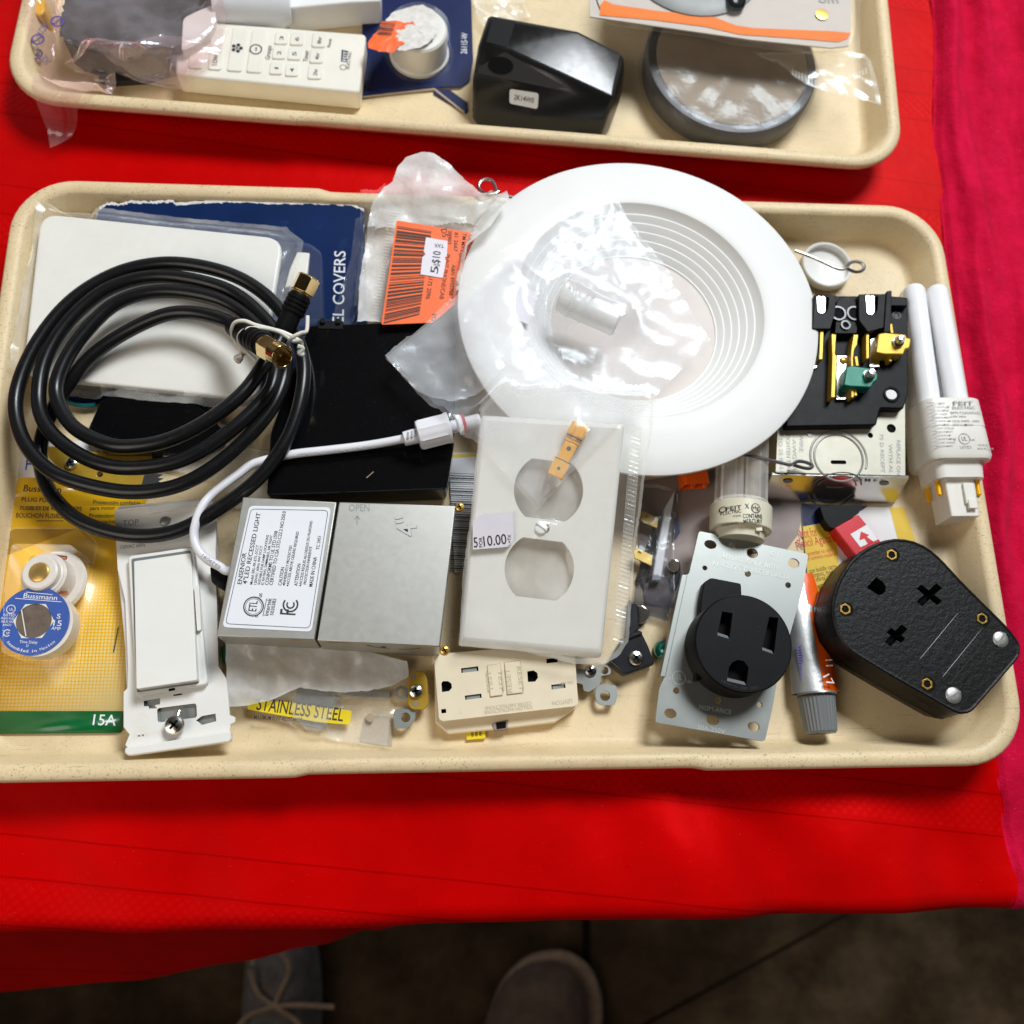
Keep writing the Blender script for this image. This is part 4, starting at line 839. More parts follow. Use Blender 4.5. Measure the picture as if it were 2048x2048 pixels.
# clear tubed lamp (mostly under the ring)
t = thing('fluorescent_lamp', 'compact fluorescent lamp with clear tubes and aged base, half under the white ring', 'lamp', at(P(B6, [(720, 530)], 8)), 'plug-in fluorescent lamps')
zc = 20; r = 15.6; pa = U(B6(718, 458), zc + 8); pb = U(B6(714, 612), zc + 8); pa.z = pb.z = zc; ax = pb - pa
b = MB(); b.rings([(pa, r - 1.2), (pa + ax * .04, r), (pa + ax * .96, r), (pb, r - .8), (pb, r - 3.2), (pb + ax * .34, r - 3.8), (pb + ax * .34, .01)], ax, 56, caps=False); b.add([pa + Vector((0, 0, 0))], [], 0)
bs = b.build('base', 'bulb_warm', t, bevel=.3)
b = MB(); q = U(B6(800, 640), zc + r - 3); b.box((q.x, q.y + 3.5, zc + r - 3.6), (3, 5, 1.6)); b.build('key', 'bulb_warm', bs)
ez = lambda x, y: zc + math.sqrt(max(1, r * r - (x - (pa.x + pb.x) / 2) ** 2))
b = MB(); zz = zc + r
for tx, a, e, h in (('FEIT', (612, 500), (692, 500), 2.0), ('ELECTRIC', (588, 522), (690, 522), 1.7), ('BPPL26E35K', (590, 545), (690, 546), 1.1), ('26W 3500K', (592, 563), (672, 564), 1.1), ('2020-04-02', (594, 586), (672, 586), 1.1), ('X', (712, 500), (736, 500), 2.6), ('Hg', (757, 506), (796, 506), 2.2), ('CONTAINS', (700, 556), (818, 556), 2.2), ('MERCURY', (704, 588), (820, 586), 2.2)): b.words(tx, B6, a, e, zz - .8, h, zf=ez, lift=.2)
c = U(B6(776, 497), zz - .8); vs0 = len(b.v); b.arc(c, 2.35, 0, 360, .35, 0, n=28)
for v in b.v[vs0:]: v.z = ez(v.x, v.y) + .2
c = U(B6(597, 486), zz - .8); vs0 = len(b.v); b.arc(c, 1.3, 0, 360, .4, 0, n=20)
for v in b.v[vs0:]: v.z = ez(v.x, v.y) + .2
b.build('lettering', 'ink', bs)
for dx, dz in ((-6.4, 5.2), (6.4, 5.2), (-6.4, -6.2), (6.4, -6.2)):
    b = MB(); q0 = pa + Vector((dx, .5, dz)); q1 = q0 - ax.normalized() * 44 + Vector((0, 0, 0)); q1.z = q0.z; b.tube([q0, q0.lerp(q1, .5), q1], 5.7, 22, sub=1); b.build('tube', 'clear_glass', t)
b = MB(); b.rings([(pa - ax * .16, 13.4), (pa - ax * .12, 14), (pa, 14)], ax, 40); b.build('collar', 'clear_glass', t)

# white cap
z = 9; c = U(A6(840, 530), z)
b = MB(); b.lathe(c, [(14.0, FL + .3), (14.4, FL + 1), (14.4, 10.8), (13.9, 11.2), (12.9, 10.8), (12.7, FL + 2.6), (11.5, FL + 1.8), (.01, FL + 1.6)], 56); tag(b.build('round_cap', 'white'), 'shallow round white plastic cap in the far right tray corner', 'cap')

# right lamp
t = thing('fluorescent_lamp', 'compact fluorescent lamp with opaque white tubes along the right tray edge', 'lamp', at(P(B7, [(1270, 1400)], 8)), 'plug-in fluorescent lamps')
zc = 21
for (x0, y0), (x1, y1), zz, r in (((1052, 395), (1158, 1200), 27, 5.9), ((1198, 400), (1340, 1200), 27, 5.9), ((1030, 420), (1075, 1230), 13.5, 5.9), ((1180, 420), (1275, 1230), 13.5, 5.9)):
    p0, p1 = U(B7(x0, y0), zz), U(B7(x1, y1), zz); d = (p1 - p0).normalized()
    b = MB(); b.rings([(p0 - d * .2, 2.4), (p0, 3.6), (p0 + d * 1.2, 5.0), (p0 + d * 3.4, r), (p1, r)], d, 28); b.build('tube', 'bulb', t)
p0, p1 = U(B7(1225, 1180), 21), U(B7(1290, 1560), 21); d = (p1 - p0).normalized(); sd = Vector((-d.y, d.x, 0))
def ring_box(b, stations, mi=0, n=6):
    """a rounded box swept along the lamp: (distance, half width, half height, corner, z)"""
    rows = []
    for s, hw, hh, rc, zz in stations:
        rows.append([p0 + d * s + sd * x + Vector((0, 0, zz - p0.z + y)) for x, y in rrect(2 * hw, 2 * hh, rc, n)])
    k = len(rows[0]); fs = [(i * k + j, i * k + (j + 1) % k, (i + 1) * k + (j + 1) % k, (i + 1) * k + j) for i in range(len(rows) - 1) for j in range(k)]
    b.add([v for r in rows for v in r], fs + [tuple(range(k)), tuple((len(rows) - 1) * k + j for j in range(k))], mi); return b
LL = (p1 - p0).length; zt = 36
b = ring_box(MB(), [(-.6, 15.2, 13, 6, 21), (.4, 16.4, 14.4, 7, 21), (LL * .47, 17, 15, 7, 21), (LL * .47 + .25, 16.8, 14.8, 7, 21), (LL * .47 + .6, 16.8, 14.8, 7, 21), (LL * .47 + .85, 17, 15, 7, 21), (LL * .94, 17.6, 15.4, 7, 21), (LL, 16.8, 14.6, 7, 21)]); bs = b.build('base', 'bulb_base', t)
b = ring_box(MB(), [(LL, 13.5, 12, 5, 20), (LL + 9, 13, 11.5, 5, 20)]); b.build('shoulder', 'bulb_base', t)
b = ring_box(MB(), [(LL + 8, 8.2, 9, 1, 19), (LL + 29, 7.6, 8.6, 1, 19)]); pb = b.build('post', 'bulb_base', t, bevel=.4)
b = MB(frame3(p0 + d * (LL + 10) + Vector((0, 0, 7.2)), sd, -d)); b.box((3.2, -7, .6), (5.5, 11, 1.6)); b.box((3.6, -13, 1.2), (4.6, 5, 1.6)); b.build('latch', 'bulb_base', pb, bevel=.3)
for k in (-1, 1):
    for zz in (25, 14):
        b = MB(); q = p0 + d * (LL + 8) + sd * (10.7 * k) + Vector((0, 0, zz - 21)); b.rings([(q, 1.25), (q + d * 8.5, 1.25), (q + d * 9.2, .6)], d, 14); b.build('pin', 'gold', t)
b = MB(); zz = zt - .2
u = lambda x, y: x
ang = d
def lw(tx, x, y, w, h): # along the lamp's own axes: x across, y along from the tubes
    b.text(tx, p0 + d * y + sd * x + Vector((0, 0, 15 if y < LL * .47 else 15.3)), sd, -d, w, h, lift=.12)
lw('FEIT', -1.2, 4.6, 11, 2.3); lw('ELECTRIC', -2, 6.8, 12.3, 1.6); lw('BPPLT26E35KLED', -3.5, 9.5, 17, 1.3); lw('120V 60Hz', -3.5, 11.5, 8, 1.1); lw('COOL WHITE - 4100K', -3.5, 14.2, 15, 1.2); lw('1800 LUMENS', -3.5, 16.2, 11, 1.1)
lw('LISTED', -1.8, 29, 6, 1.5); lw('c', -4.6, 24.5, 1.2, 1.3); lw('us', 4.5, 24.5, 2.2, 1.3); lw('UL', -.2, 24.6, 2.8, 2.4); lw('MADE IN CHINA', 7.5, 29.5, 8.5, 1.0); lw('1018 R0', 8, 27.5, 6, 1.0)
c = p0 + d * 23.5 + sd * 1.2 + Vector((0, 0, 15.5)); b.arc(c, 2.9, 0, 360, .35, c.z, n=28)
for k in range(13): lw(('PERMISSIBLE HUMIDITY', 'VENTILATION OF LAMP', 'THIS DEVICE COMPLIES', 'WITH PART 15 RULES')[k % 4], -16 + (k % 3) * .2, 4 + k * 2.0, 10.5 + (k * 5 % 3), .9)
b.build('lettering', 'grey_ink', bs)

# big white trim ring
zr = 36; c = U(N0(1279.5, 618), zr); TA = math.radians(4.6)
def lean(b):
    for v in b.v: y, z = v.y - c.y, v.z - zr; v.y = c.y + y * math.cos(TA) + z * math.sin(TA); v.z = zr - y * math.sin(TA) + z * math.cos(TA)
    return b
rt = thing('trim_ring', 'large white round recessed light trim with stepped baffle, propped over the parts', 'light trim', (c.x, c.y, FL))
b = MB(); prof = [(62, 22), (66, 33.3), (92, 33.3), (94.6, 34.3), (95.2, 35.4), (94.9, 36.2), (93, 37.2), (84, 39.0), (75, 40.0), (67, 40.2), (65.2, 39.6), (64.4, 38.4)]
rr, zz = 64.2, 37.6
for k in range(6):
    prof += [(rr - 2.1, zz - 2.7), (rr - 2.35, zz - 2.9), (rr - 2.95, zz - 2.85), (rr - 3.2, zz - 3.0)]; rr -= 3.25; zz -= 3.1
prof += [(44.4, 18.2)]
b.lathe(c, prof, 128); lean(b).build('ring', 'white_matt', rt, smooth=22, recalc=True)
b = MB(); b.lathe(c, [(46.6, 18.4), (.01, 19)], 64); lean(b).build('lens', 'diffuser', rt)
for pp, zq in (([(1062, 400), (1030, 395), (1006, 391), (994, 386), (990, 372), (982, 361), (970, 359), (959, 366), (959, 379), (972, 388), (988, 388), (998, 383)], 27), ([B7(290, 165), B7(420, 215), B7(550, 275), B7(610, 282), B7(645, 245), B7(690, 236), B7(732, 258), B7(725, 292), B7(680, 302), B7(630, 285)], 24), ([C5(1040, 222), C5(1250, 258), C5(1430, 300), C5(1480, 305), C5(1530, 280), C5(1590, 288), C5(1638, 312), C5(1620, 334), C5(1560, 328), C5(1500, 310)], 31)):
    b = MB(); b.tube([U(p, zq + (1.0 if i > 8 else 0)) for i, p in enumerate(pp)], .95, 10); b.build('spring_clip', 'wire', rt)

# interior of a big receptacle
z = 25; o = P(B7, [(185, 1180), (998, 1150), (1000, 1618), (165, 1604)], z)
t = thing('lug_receptacle', 'opened black receptacle on a metal plate with one brass lug and one green lug', 'receptacle', at(o, FL))
kc = U(B7(570, 1500), z)
hl = [circ(U(B7(910, 1310), z), 2.5, 16), circ(U(B7(775, 1355), z), 1.5, 14), rrect(8.3, 2.1, .9, 4, U(B7(570, 1528), z)[:2], 0)]
b = MB(); b.plate(o, hl, z - 1.4, z, hole_mi=1, floor=z - 1.2)
def edge_low(dx): return [(U(B7(150, 1608), z)[0], U(B7(150, 1608), z)[1]), (U(B7(1020, 1626), z)[0], U(B7(1020, 1626), z)[1])]
e0, e1 = U(B7(145, 1608), z), U(B7(1022, 1630), z); dn = Vector((0, -8.0, -19))
n2 = Vector((0, -1.3, 0))
b.add([e0, e1, e1 + dn, e0 + dn, e0 - n2, e1 - n2, e1 + dn - n2, e0 + dn - n2], [(0, 1, 2, 3), (7, 6, 5, 4), (0, 4, 5, 1), (1, 5, 6, 2), (2, 6, 7, 3), (3, 7, 4, 0)], 2)
pm = b.build('mounting_plate', ['plate_steel', 'hole', 'flange_steel'], t)
b = MB(frame3(e0 + n2 * .1, e1 - e0, -dn)); L0 = (e1 - e0).length
for R in (13.5, 10.8): b.arc((L0 * .5, -10), R, 18, 162, .8, .25); b.arc((L0 * .5, -10), R, 200, 340, .8, .25)
for x in (L0 * .13, L0 * .84): b.flat(circ((x, -4.2), 2.6, 18, 1.5), .3)
b.flat(rrect(9, 1.2, .5, 3, (L0 * .49, -8)), .3); b.text('O M E X', (L0 * .62, -3.3, .2), (1, 0, 0), (0, 1, 0), 16, 1.8); b.build('flange_marks', 'engrave_shade', pm)
b = MB(); b.tube([(kc.x + 12.9 * math.cos(a * .1), kc.y + 12.9 * math.sin(a * .1), z + .1) for a in range(63)], .55, 8, closed=True, sub=1); b.tube([(kc.x + 15 * math.cos(a * .1), kc.y + 15 * math.sin(a * .1), z) for a in range(-4, 36)], .6, 8, sub=1); b.build('knockout', 'galv', pm)
b = MB(); q = U(B7(255, 1290), z); b.lathe(q, [(2.8, z), (2.6, z + .8), (1.6, z + 1.3), (.01, z + 1.4)], 20); q = U(B7(385, 1350), z); b.lathe(q, [(1.6, z), (1.4, z + .4), (.01, z + .5)], 18); b.build('rivet', 'zinc', pm)
b = MB()
for tx, a, e, h in (('TO 25 IN-LB', (183, 1365), (193, 1605), 2.0), ('TIGHTEN TERM', (232, 1345), (238, 1600), 2.0), ('AWG CU', (272, 1380), (276, 1600), 2.0), ('WIRE', (318, 1345), (318, 1460), 2.0)): b.words(tx, B7, a, e, z, h)
b.build('lettering', 'engrave_shade', pm); b = MB()
for tx, a, e, h in (('REPLACE ON', (945, 1385), (945, 1610), 2.0), ('WITH AL', (892, 1410), (897, 1600), 2.0), ('75 D RECEPT', (833, 1345), (845, 1595), 2.0)): b.words(tx, B7, a, e, z, h)
b.build('lettering', 'engrave_shade', pm)
zb = 31
b = MB(); b.prism(rounded(P(B7, [(300, 700), (380, 455), (905, 455), (1018, 465), (1022, 1080), (990, 1185), (840, 1180), (815, 1290), (230, 1300), (250, 900)], zb), 1.5), z + .1, zb); bd = b.build('base_block', 'black_matt', t, bevel=.8)
zt = 39
for pp, h0 in (([(415, 445), (555, 450), (552, 560), (520, 670), (400, 670)], zt), ([(555, 500), (575, 470), (620, 455), (665, 470), (695, 500), (700, 610), (690, 700), (545, 700), (552, 612)], 36), ([(700, 445), (885, 442), (870, 660), (760, 690), (700, 610)], zt), ([(880, 425), (915, 420), (905, 690), (862, 690)], zt + 1)):
    b = MB(); b.prism(rounded(P(B7, pp, h0), .8), zb - .2, h0); b.build('tower', 'black_matt', bd, bevel=.6)
for (x, y), R in (((568, 570), 60), ((672, 570), 60), ((615, 645), 38)):
    b = MB(); q = U(B7(x, y), 36.5); b.lathe(q, [(R * .31 / 4.4, 36), (R * .31 / 4.4, 37), (R * .31 / 4.4 - .9, 37), (R * .31 / 4.4 - .9, 36.1)], 28); b.build('socket_ring', 'black', bd)
    b = MB(); b.flat(circ(q, R * .31 / 4.4 - 1, 24), 36.15); b.build('socket_hole', 'hole', bd)
for x0, x1, y0, y1 in ((430, 515, 458, 570), (745, 832, 452, 580)):
    b = MB(); w = (x1 - x0) / 3
    for k, mi in enumerate((0, 0, 1)): b.prism(rounded(P(B7, [(x0 + w * k, y0 + 8), (x0 + w * k + w * .5, y0), (x0 + w * (k + 1) - 2, y0 + 8), (x0 + w * (k + 1) - 2 - (6 if k == 2 else 0), y1 - 20 * k), (x0 + w * k + 8, y1 - (14 if k == 0 else 0))], zt + .4), .5), zt - 2, zt + .6 - .3 * k, mi)
    b.build('contact_clip', ['chrome', 'brass'], t, bevel=.25)
b = MB(); b.prism(P(B7, [(905, 470), (985, 464), (1018, 480), (1018, 520), (905, 520)], 35), zb - .2, 35); b.build('ledge', 'black_matt', bd, bevel=.4)
b = MB(); q = U(B7(945, 582), zb); b.arc(q, 2.0, 0, 360, .3, zb + .15); b.words('S', B7, (935, 596), (955, 596), zb, 2); b.build('lettering', 'emboss_black', bd)
# centre contact
b = MB(); b.prism(P(B7, [(560, 840), (650, 840), (648, 960), (640, 1108), (556, 1108)], 33), zb, 33, 0); b.prism(P(B7, [(525, 700), (555, 705), (548, 830), (560, 850), (548, 1110), (522, 1110), (530, 850)], 37), zb, 37, 1); b.prism(P(B7, [(668, 705), (698, 705), (690, 770), (672, 800), (664, 860), (670, 1110), (652, 1110), (650, 830), (655, 780)], 37), zb, 37, 1); b.prism(P(B7, [(556, 1112), (622, 1108), (620, 1124), (556, 1124)], 33), zb, 33, 0); cc = b.build('centre_contact', ['chrome', 'brassy_yellow'], t, bevel=.25)
b = MB(); q = U(B7(600, 872), 33); b.lathe(q, [(2.1, 33), (2.0, 33.8), (1.2, 34.2), (.01, 34.3)], 20); b.build('rivet', 'brass', cc)
b = MB(); b.prism(P(B7, [(748, 675), (768, 680), (768, 860), (748, 860)], 37), zb, 37, 1); b.prism(P(B7, [(775, 730), (835, 720), (835, 915), (770, 915)], 33), zb, 33, 0); b.prism(P(B7, [(452, 675), (475, 680), (468, 865), (445, 865)], 37), zb, 37, 1); b.prism(P(B7, [(400, 800), (440, 800), (430, 920), (400, 925)], 33), zb, 33, 0); b.build('side_contact', ['chrome', 'brassy_yellow'], t, bevel=.25)
for pp, m_, (sx, sy) in (([(828, 700), (870, 692), (1005, 705), (1008, 725), (1038, 730), (1030, 790), (1000, 800), (990, 832), (865, 832), (812, 820)], 'brassy_yellow', (955, 752)), ([(622, 912), (660, 905), (800, 925), (802, 950), (826, 955), (820, 1000), (800, 1010), (780, 1046), (640, 1040), (603, 1030)], 'green_metal', (768, 968))):
    b = MB(); b.prism(rounded(P(B7, pp, 40), .9), 32, 40); lg = b.build('lug', m_, t, bevel=.9, seg=3)
    q = U(B7(sx, sy), 41); b = MB(); b.lathe(q, [(3.0, 39.9), (3.0, 41.4), (2.2, 41.6), (2.0, 41.7), (1.9, 45), (1.5, 45.6), (.01, 45.7)], 24); b.build('screw', 'chrome', lg)
b = MB()
for x, y in ((898, 680), (888, 860), (675, 890), (665, 1080)): q = U(B7(x, y), 34); b.box((q.x, q.y, 34), (1.6, 5.5, 5))
b.build('post', 'brassy_yellow', t, bevel=.2)
b = MB(); q = U(B7(910, 1092), zb); b.lathe(q, [(4.4, zb), (4.4, zb + .8), (3.3, zb + .8), (3.2, zb + .1)], 28); b.build('boss', 'black', bd); b = MB(); b.flat(circ(U(B7(908, 1093), zb), 3.1, 24, 2.7), zb + .25); b.build('boss_hole', 'paper', bd)
# black box with a glossy lid
z = 26
o = P(N0, [(617, 650), (914, 640), (908, 890), (893, 978), (533, 991), (541, 865)], z)
t = thing('black_box', 'flat glossy black plastic box lying between the cable coil and the clear bag', 'box', at(o, 8))
b = MB(); b.prism(rounded(o, 2), 8, z); b.build('lid', 'black', t, bevel=.7)
for a, e in (((385, 930), (462, 962)), ((500, 915), (572, 948)), ((-40, 950), (100, 975))):
    b = MB(); p, q = U(A5(*a), z), U(A5(*e), z); w = (q.x - p.x)
    b.box(((p.x + q.x) / 2, (p.y + q.y) / 2 - .5, z - 1.5), (w, 5, 4)); b.box((p.x + w * .2, p.y, z + .4), (w * .18, 3, 3)); b.box((p.x + w * .8, p.y, z + .4), (w * .18, 3, 3)); b.build('clip', 'black_matt', t, bevel=.4)

# white bag behind: orange sticker
t = thing('sticker_bag', 'crumpled white plastic bag with a big orange barcode sticker behind the white ring', 'plastic bag', at(P(A5, [(480, 550)], 10)))
zo = 22
b = MB(); b.prism(rounded(P(A5, [(380, 330), (760, 400), (900, 440), (760, 700), (700, 900), (560, 950), (290, 950), (330, 600)], 18), 8), 6, 18); b.build('contents', 'white', t, bevel=3)
b = sheet(P(A5, [(330, 240), (375, 215), (405, 150), (450, 105), (530, 80), (600, 90), (690, 150), (780, 250), (850, 315), (985, 325), (1000, 400), (900, 560), (780, 640), (740, 860), (560, 985), (180, 985), (190, 700), (240, 430), (262, 330)], 20), lift=1.4, amp=2.6, fs=.045, rings=24, per=150, seed=6, smooth=9, zf=lambda x, y: 17 if y < 130 else 22); b.build('film', 'film_white', t)
b = sheet(P(A5, [(258, 235), (330, 240), (345, 300), (270, 420), (225, 640), (205, 985), (30, 990), (90, 800), (150, 620), (175, 440), (205, 430), (205, 300)], 10), lift=1, amp=1.5, fs=.06, seed=8); b.build('clear_margin', 'film', t)
b = MB()
for k in range(34):
    x = 368 - k * 3.2; y = 335 + k * 17
    b.flat(P(A5, [(x - 8, y), (x + 42 - k * .4, y + 8), (x + 40 - k * .4, y + 14), (x - 9, y + 6)], 24.6), 24.8)
b.build('zip_seam', 'film_soft', t)
zo = 31.0
b = MB(); b.prism(rounded(P(A5, [(395, 388), (872, 466), (800, 640), (745, 825), (600, 952), (310, 964)], zo), 1.2), zo - .2, zo); st = b.build('orange_sticker', 'orange_paper', t)
b = MB(); rr = random.Random(3); y = 0
while y < 1:
    w = rr.choice((.006, .006, .011, .017, .024)); 
    xl, yl = 400 - 78 * y, 420 + 545 * y; xr, yr = 588 - 68 * y, 450 + 465 * y; hh = w * 560
    if not (.22 < y < .48 and False): b.flat(P(A5, [(xl, yl), (xr, yr), (xr - w * 65, yr + w * 480), (xl - w * 76, yl + hh)], zo), zo + .1)
    y += w + rr.choice((.006, .008, .013, .02))
b.build('barcode', 'brown_ink', st)
b = MB()
for tx, a, e, h in (('SBNum 2247', (796, 470), (762, 665), 2.6), ('DS', (640, 438), (650, 482), 3.0), ('PHNT PHONE/CAB', (668, 575), (632, 822), 2.2), ('A&N 8955768', (700, 632), (684, 802), 2.0), ('6175 2096', (574, 690), (556, 822), 2.2), ('TM MXV2JDR', (762, 458), (738, 622), 2.0), ('81 2667', (715, 455), (710, 560), 2.0), ('38902', (680, 445), (676, 520), 2.0), ('PO', (590, 905), (588, 945), 2.4)): b.words(tx, A5, a, e, zo, h)
b.build('lettering', 'brown_ink', st)
zp = zo + .4
b = MB(); b.prism(P(A5, [(558, 482), (678, 502), (672, 585), (660, 595), (668, 612), (650, 706), (527, 686), (538, 590), (555, 575), (545, 560)], zp), zp - .25, zp); ps = b.build('price_sticker', 'lilac_paper', t)
b = MB(); b.words('5', A5, (622, 684), (628, 645), zp, 4.0); b.words('FOR', A5, (600, 640), (634, 646), zp, 1.5); b.words('$10', A5, (630, 628), (640, 562), zp, 4.0); b.words('TAX', A5, (655, 520), (605, 518), zp, 2.2); b.build('lettering', 'ink', ps)

# dimmer switch
z = 20
t = thing('dimmer_switch', 'white rocker dimmer switch with slider, lying upright below the cable coil', 'switch', at(P(B2, [(1280, 750)], 8)))
o = P(N0, [(229, 1022), (240, 1012), (395, 998), (424, 1000), (433, 1025), (431, 1100), (437, 1332), (453, 1358), (459, 1430), (470, 1434), (470, 1444), (461, 1448), (459, 1470), (258, 1498), (250, 1490), (259, 1469), (247, 1454), (247, 1384), (255, 1376), (256, 1335), (250, 1200), (235, 1138)], z)
hl = [rrect(17.5, 6.4, 1, 3, U(B2(1368, 1452), z)[:2], .12), P(B2, [(1515, 1510), (1560, 1478), (1665, 1458), (1670, 1515), (1560, 1545)], z), P(B2, [(1112, 1360), (1235, 1340), (1235, 1385), (1200, 1390), (1198, 1415), (1150, 1418), (1148, 1400), (1112, 1400)], z)]
b = MB(); b.plate(o, hl, z - 2.6, z, 0, 1, floor=z - 2.3); b.build('strap', ['white', 'zinc'], t, bevel=.35)
b = MB(); b.prism(P(N0, [(250, 1060), (432, 1040), (440, 1360), (452, 1440), (262, 1460), (256, 1300), (240, 1130)], 12), FL + .3, z - 2.7); b.build('back_body', 'white', t, bevel=.8)
b = MB(); b.prism(rounded(P(N0, [(251, 1496), (462, 1462), (463, 1478), (459, 1484), (258, 1512), (250, 1506)], 21), .8), 17, 22); b.build('lip', 'white', t, bevel=.7)
b = MB(); b.prism(P(B1, [(905, 1092), (1135, 1065), (1140, 1110), (1400, 1080), (1560, 1050), (1560, 1000), (900, 1075)], z + 1), z - 1, z + 1.4); b.build('top_rail', 'white', t, bevel=.5)
b = MB(); b.prism(rounded(P(B2, [(985, 238), (1505, 165), (1607, 1232), (1050, 1330)], 24), 2.2), z - .1, 24); b.build('bezel', 'white', t, bevel=.9, seg=3)
qs = [(1022, 270), (1468, 205), (1532, 1205), (1066, 1275)]
pz = P(B2, qs, 27); ya, yb = pz[0][1], pz[3][1]
rz = lambda x, y: 24.6 + 5.2 * max(0, (ya - y) / (ya - yb)) ** 1.3
b = MB(); b.prism(rounded(pz, .8), 24 - .2, rz); rk = b.build('rocker', 'white', t, bevel=.35)
g = MB(); g.prism(rounded(P(B2, [(1016, 262), (1474, 196), (1540, 1225), (1058, 1295)], 24), 1), 23.9, 24.12); g.build('rocker_gap', 'grey_plastic', t)
b = MB(); b.words('LEVITON', B2, (1086, 1228), (1266, 1190), 28.6, 2.0, zf=rz); b.build('lettering', 'cream', rk)
b = MB(); b.prism(P(B2, [(1492, 500), (1530, 480), (1548, 820), (1520, 820)], 25), 24, 24.25, 1); b.prism(rounded(P(B2, [(1500, 475), (1540, 465), (1556, 812), (1524, 820)], 26), .6), 24, 26.4); b.build('slider', ['white', 'cream'], t, bevel=.4)
b = MB()
for pp in ([(1303, 1266), (1350, 1258), (1352, 1278), (1305, 1286)], [(1322, 1304), (1388, 1294), (1390, 1304), (1326, 1314)], ): b.flat(P(B2, pp, 24), 24.15 if pp[0][1] < 1290 else z + .15)
b.build('slot', 'hole', t)
screw('screw', U(B2(1348, 1545), 24), 23.5, 4.5, 2.2, 'chrome', t, ang=.9); b = MB(); b.rod(U(B2(1348, 1545), 23), U(B2(1385, 1440), 21), 1.7, n=16); b.build('shank', 'chrome', t)
screw('mounting_screw', U(B1(1275, 1170), z), z, 2.4, 1.2, 'zinc', t, 'none' if False else 'slot')
b = MB(); b.words('TOP', B1, (948, 1204), (1072, 1194), z, 2.8); b.words('120VAC 60Hz', B1, (930, 1384), (1126, 1364), z, 1.7); b.build('lettering', 'grey_ink', t)
b = MB(); q = U(B2(1090, 1508), z); b.arc(q, 3.1, 0, 360, .45, z + .1); b.words('UL', B2, (1070, 1520), (1112, 1512), z, 2.2); b.words('UNIT', B2, (1040, 1604), (1150, 1588), z, 1.7); b.words('DIMMER UNIT', B2, (1025, 1648), (1260, 1612), z, 1.8); b.build('embossing', 'cream', t)

# plastic bags and grey screws under the metal box
z = 8
t = thing('anchor_bag', 'clear bag with a yellow stainless steel label near the front tray rim', 'plastic bag', at(P(B4, [(500, 560)], z)))
b = MB(); b.prism(P(B4, [(345, 410), (480, 445), (540, 470), (470, 625), (390, 610), (340, 560)], 9), FL + .2, 9); tag(b.build('grey_anchor', 'grey_plastic', bevel=.8), 'grey plastic anchor inside the stainless steel bag', 'anchor')
b = MB(); b.prism(P(B4, [(560, 430), (800, 440), (795, 470), (720, 470), (560, 455)], 8), FL + .2, 8); tag(b.build('dark_strip', 'grey_plastic', bevel=.5), 'dark green grey strip inside the stainless steel bag', 'strip')
b = MB(); b.prism(P(B4, [(675, 560), (800, 562), (805, 712), (652, 680)], 7), FL + .2, 6.2); b.build('insert_card', 'kraft', t)
b = sheet(P(B4, [(100, 490), (300, 420), (440, 390), (640, 420), (815, 430), (818, 560), (800, 716), (660, 700), (540, 685), (430, 650), (300, 600), (110, 525)], 9), lift=.8, amp=.8, seed=11, fs=.07); b.build('film', ['film_soft', 'haze_film'], t)
zl = 10.8
b = MB(); b.prism(P(B4, [(105, 478), (300, 492), (612, 535), (602, 602), (450, 590), (110, 528)], zl), zl - .2, zl); lb = b.build('yellow_label', 'yellow_label', t)
b = MB(); b.words('STAINLESS STEEL', B4, (150, 530), (568, 586), zl, 6.0); b.build('lettering', 'ink', lb)
b = MB(); b.words('MAXIMUM RUST RESISTANCE', B4, (140, 575), (372, 590), zl, 2.0); b.build('lettering', 'ink', t)
b = MB(); q = U(B4(702, 568), 8.6); b.lathe(q, [(2, 9.2), (.01, 9.4)], 16); b.build('punch_hole', 'kraft', t)

t = thing('crumpled_bag', 'crumpled milky plastic bag squeezed under the front of the metal box', 'plastic bag', at(P(B4, [(450, 360)], z)))
b = sheet(P(B4, [(20, 200), (300, 230), (640, 240), (880, 300), (890, 370), (800, 420), (700, 440), (560, 450), (450, 440), (330, 420), (220, 490), (110, 515), (25, 522)], 12), drape=False, zf=lambda x, y: 12.5, lift=1.2, amp=2.6, fs=.06, seed=13, rings=18); b.build('film', 'film_white', t)

# ground fault receptacle
z = 17
def gf(pts, zz): return P(B4, pts, zz)
t = thing('gfci_receptacle', 'ivory test and reset receptacle lying in front of the wall plate', 'receptacle', at(gf([(1350, 430)], z)))
b = MB()
b.prism(gf([(1012, 380), (1015, 590), (1078, 648), (1320, 625), (1595, 592), (1700, 520), (1700, 300), (1010, 290)], 10), FL + .2, 10.6); b.build('shoulder', 'ivory', t, bevel=.8)
holes = [gf([(1045, 402), (1052, 392), (1078, 392), (1094, 404), (1096, 425), (1082, 440), (1048, 445)], z), gf([(1140, 330), (1222, 320), (1225, 342), (1142, 352)], z), gf([(1158, 462), (1238, 452), (1240, 472), (1161, 482)], z), gf([(1460, 345), (1490, 340), (1508, 352), (1512, 375), (1498, 394), (1463, 396)], z), gf([(1552, 285), (1606, 278), (1608, 300), (1553, 306)], z), gf([(1576, 410), (1642, 402), (1645, 424), (1578, 432)], z), gf([(1044, 528), (1067, 525), (1069, 545), (1046, 548)], z)]
b = MB(); b.plate(rounded(gf([(1008, 262), (1686, 205), (1706, 500), (1690, 512), (1052, 585), (1034, 575)], z), 1.2), holes, 9.6, z, 0, 1, floor=z - 4); fc = b.build('face', ['ivory', 'hole'], t, bevel=.0)
b = MB(); 
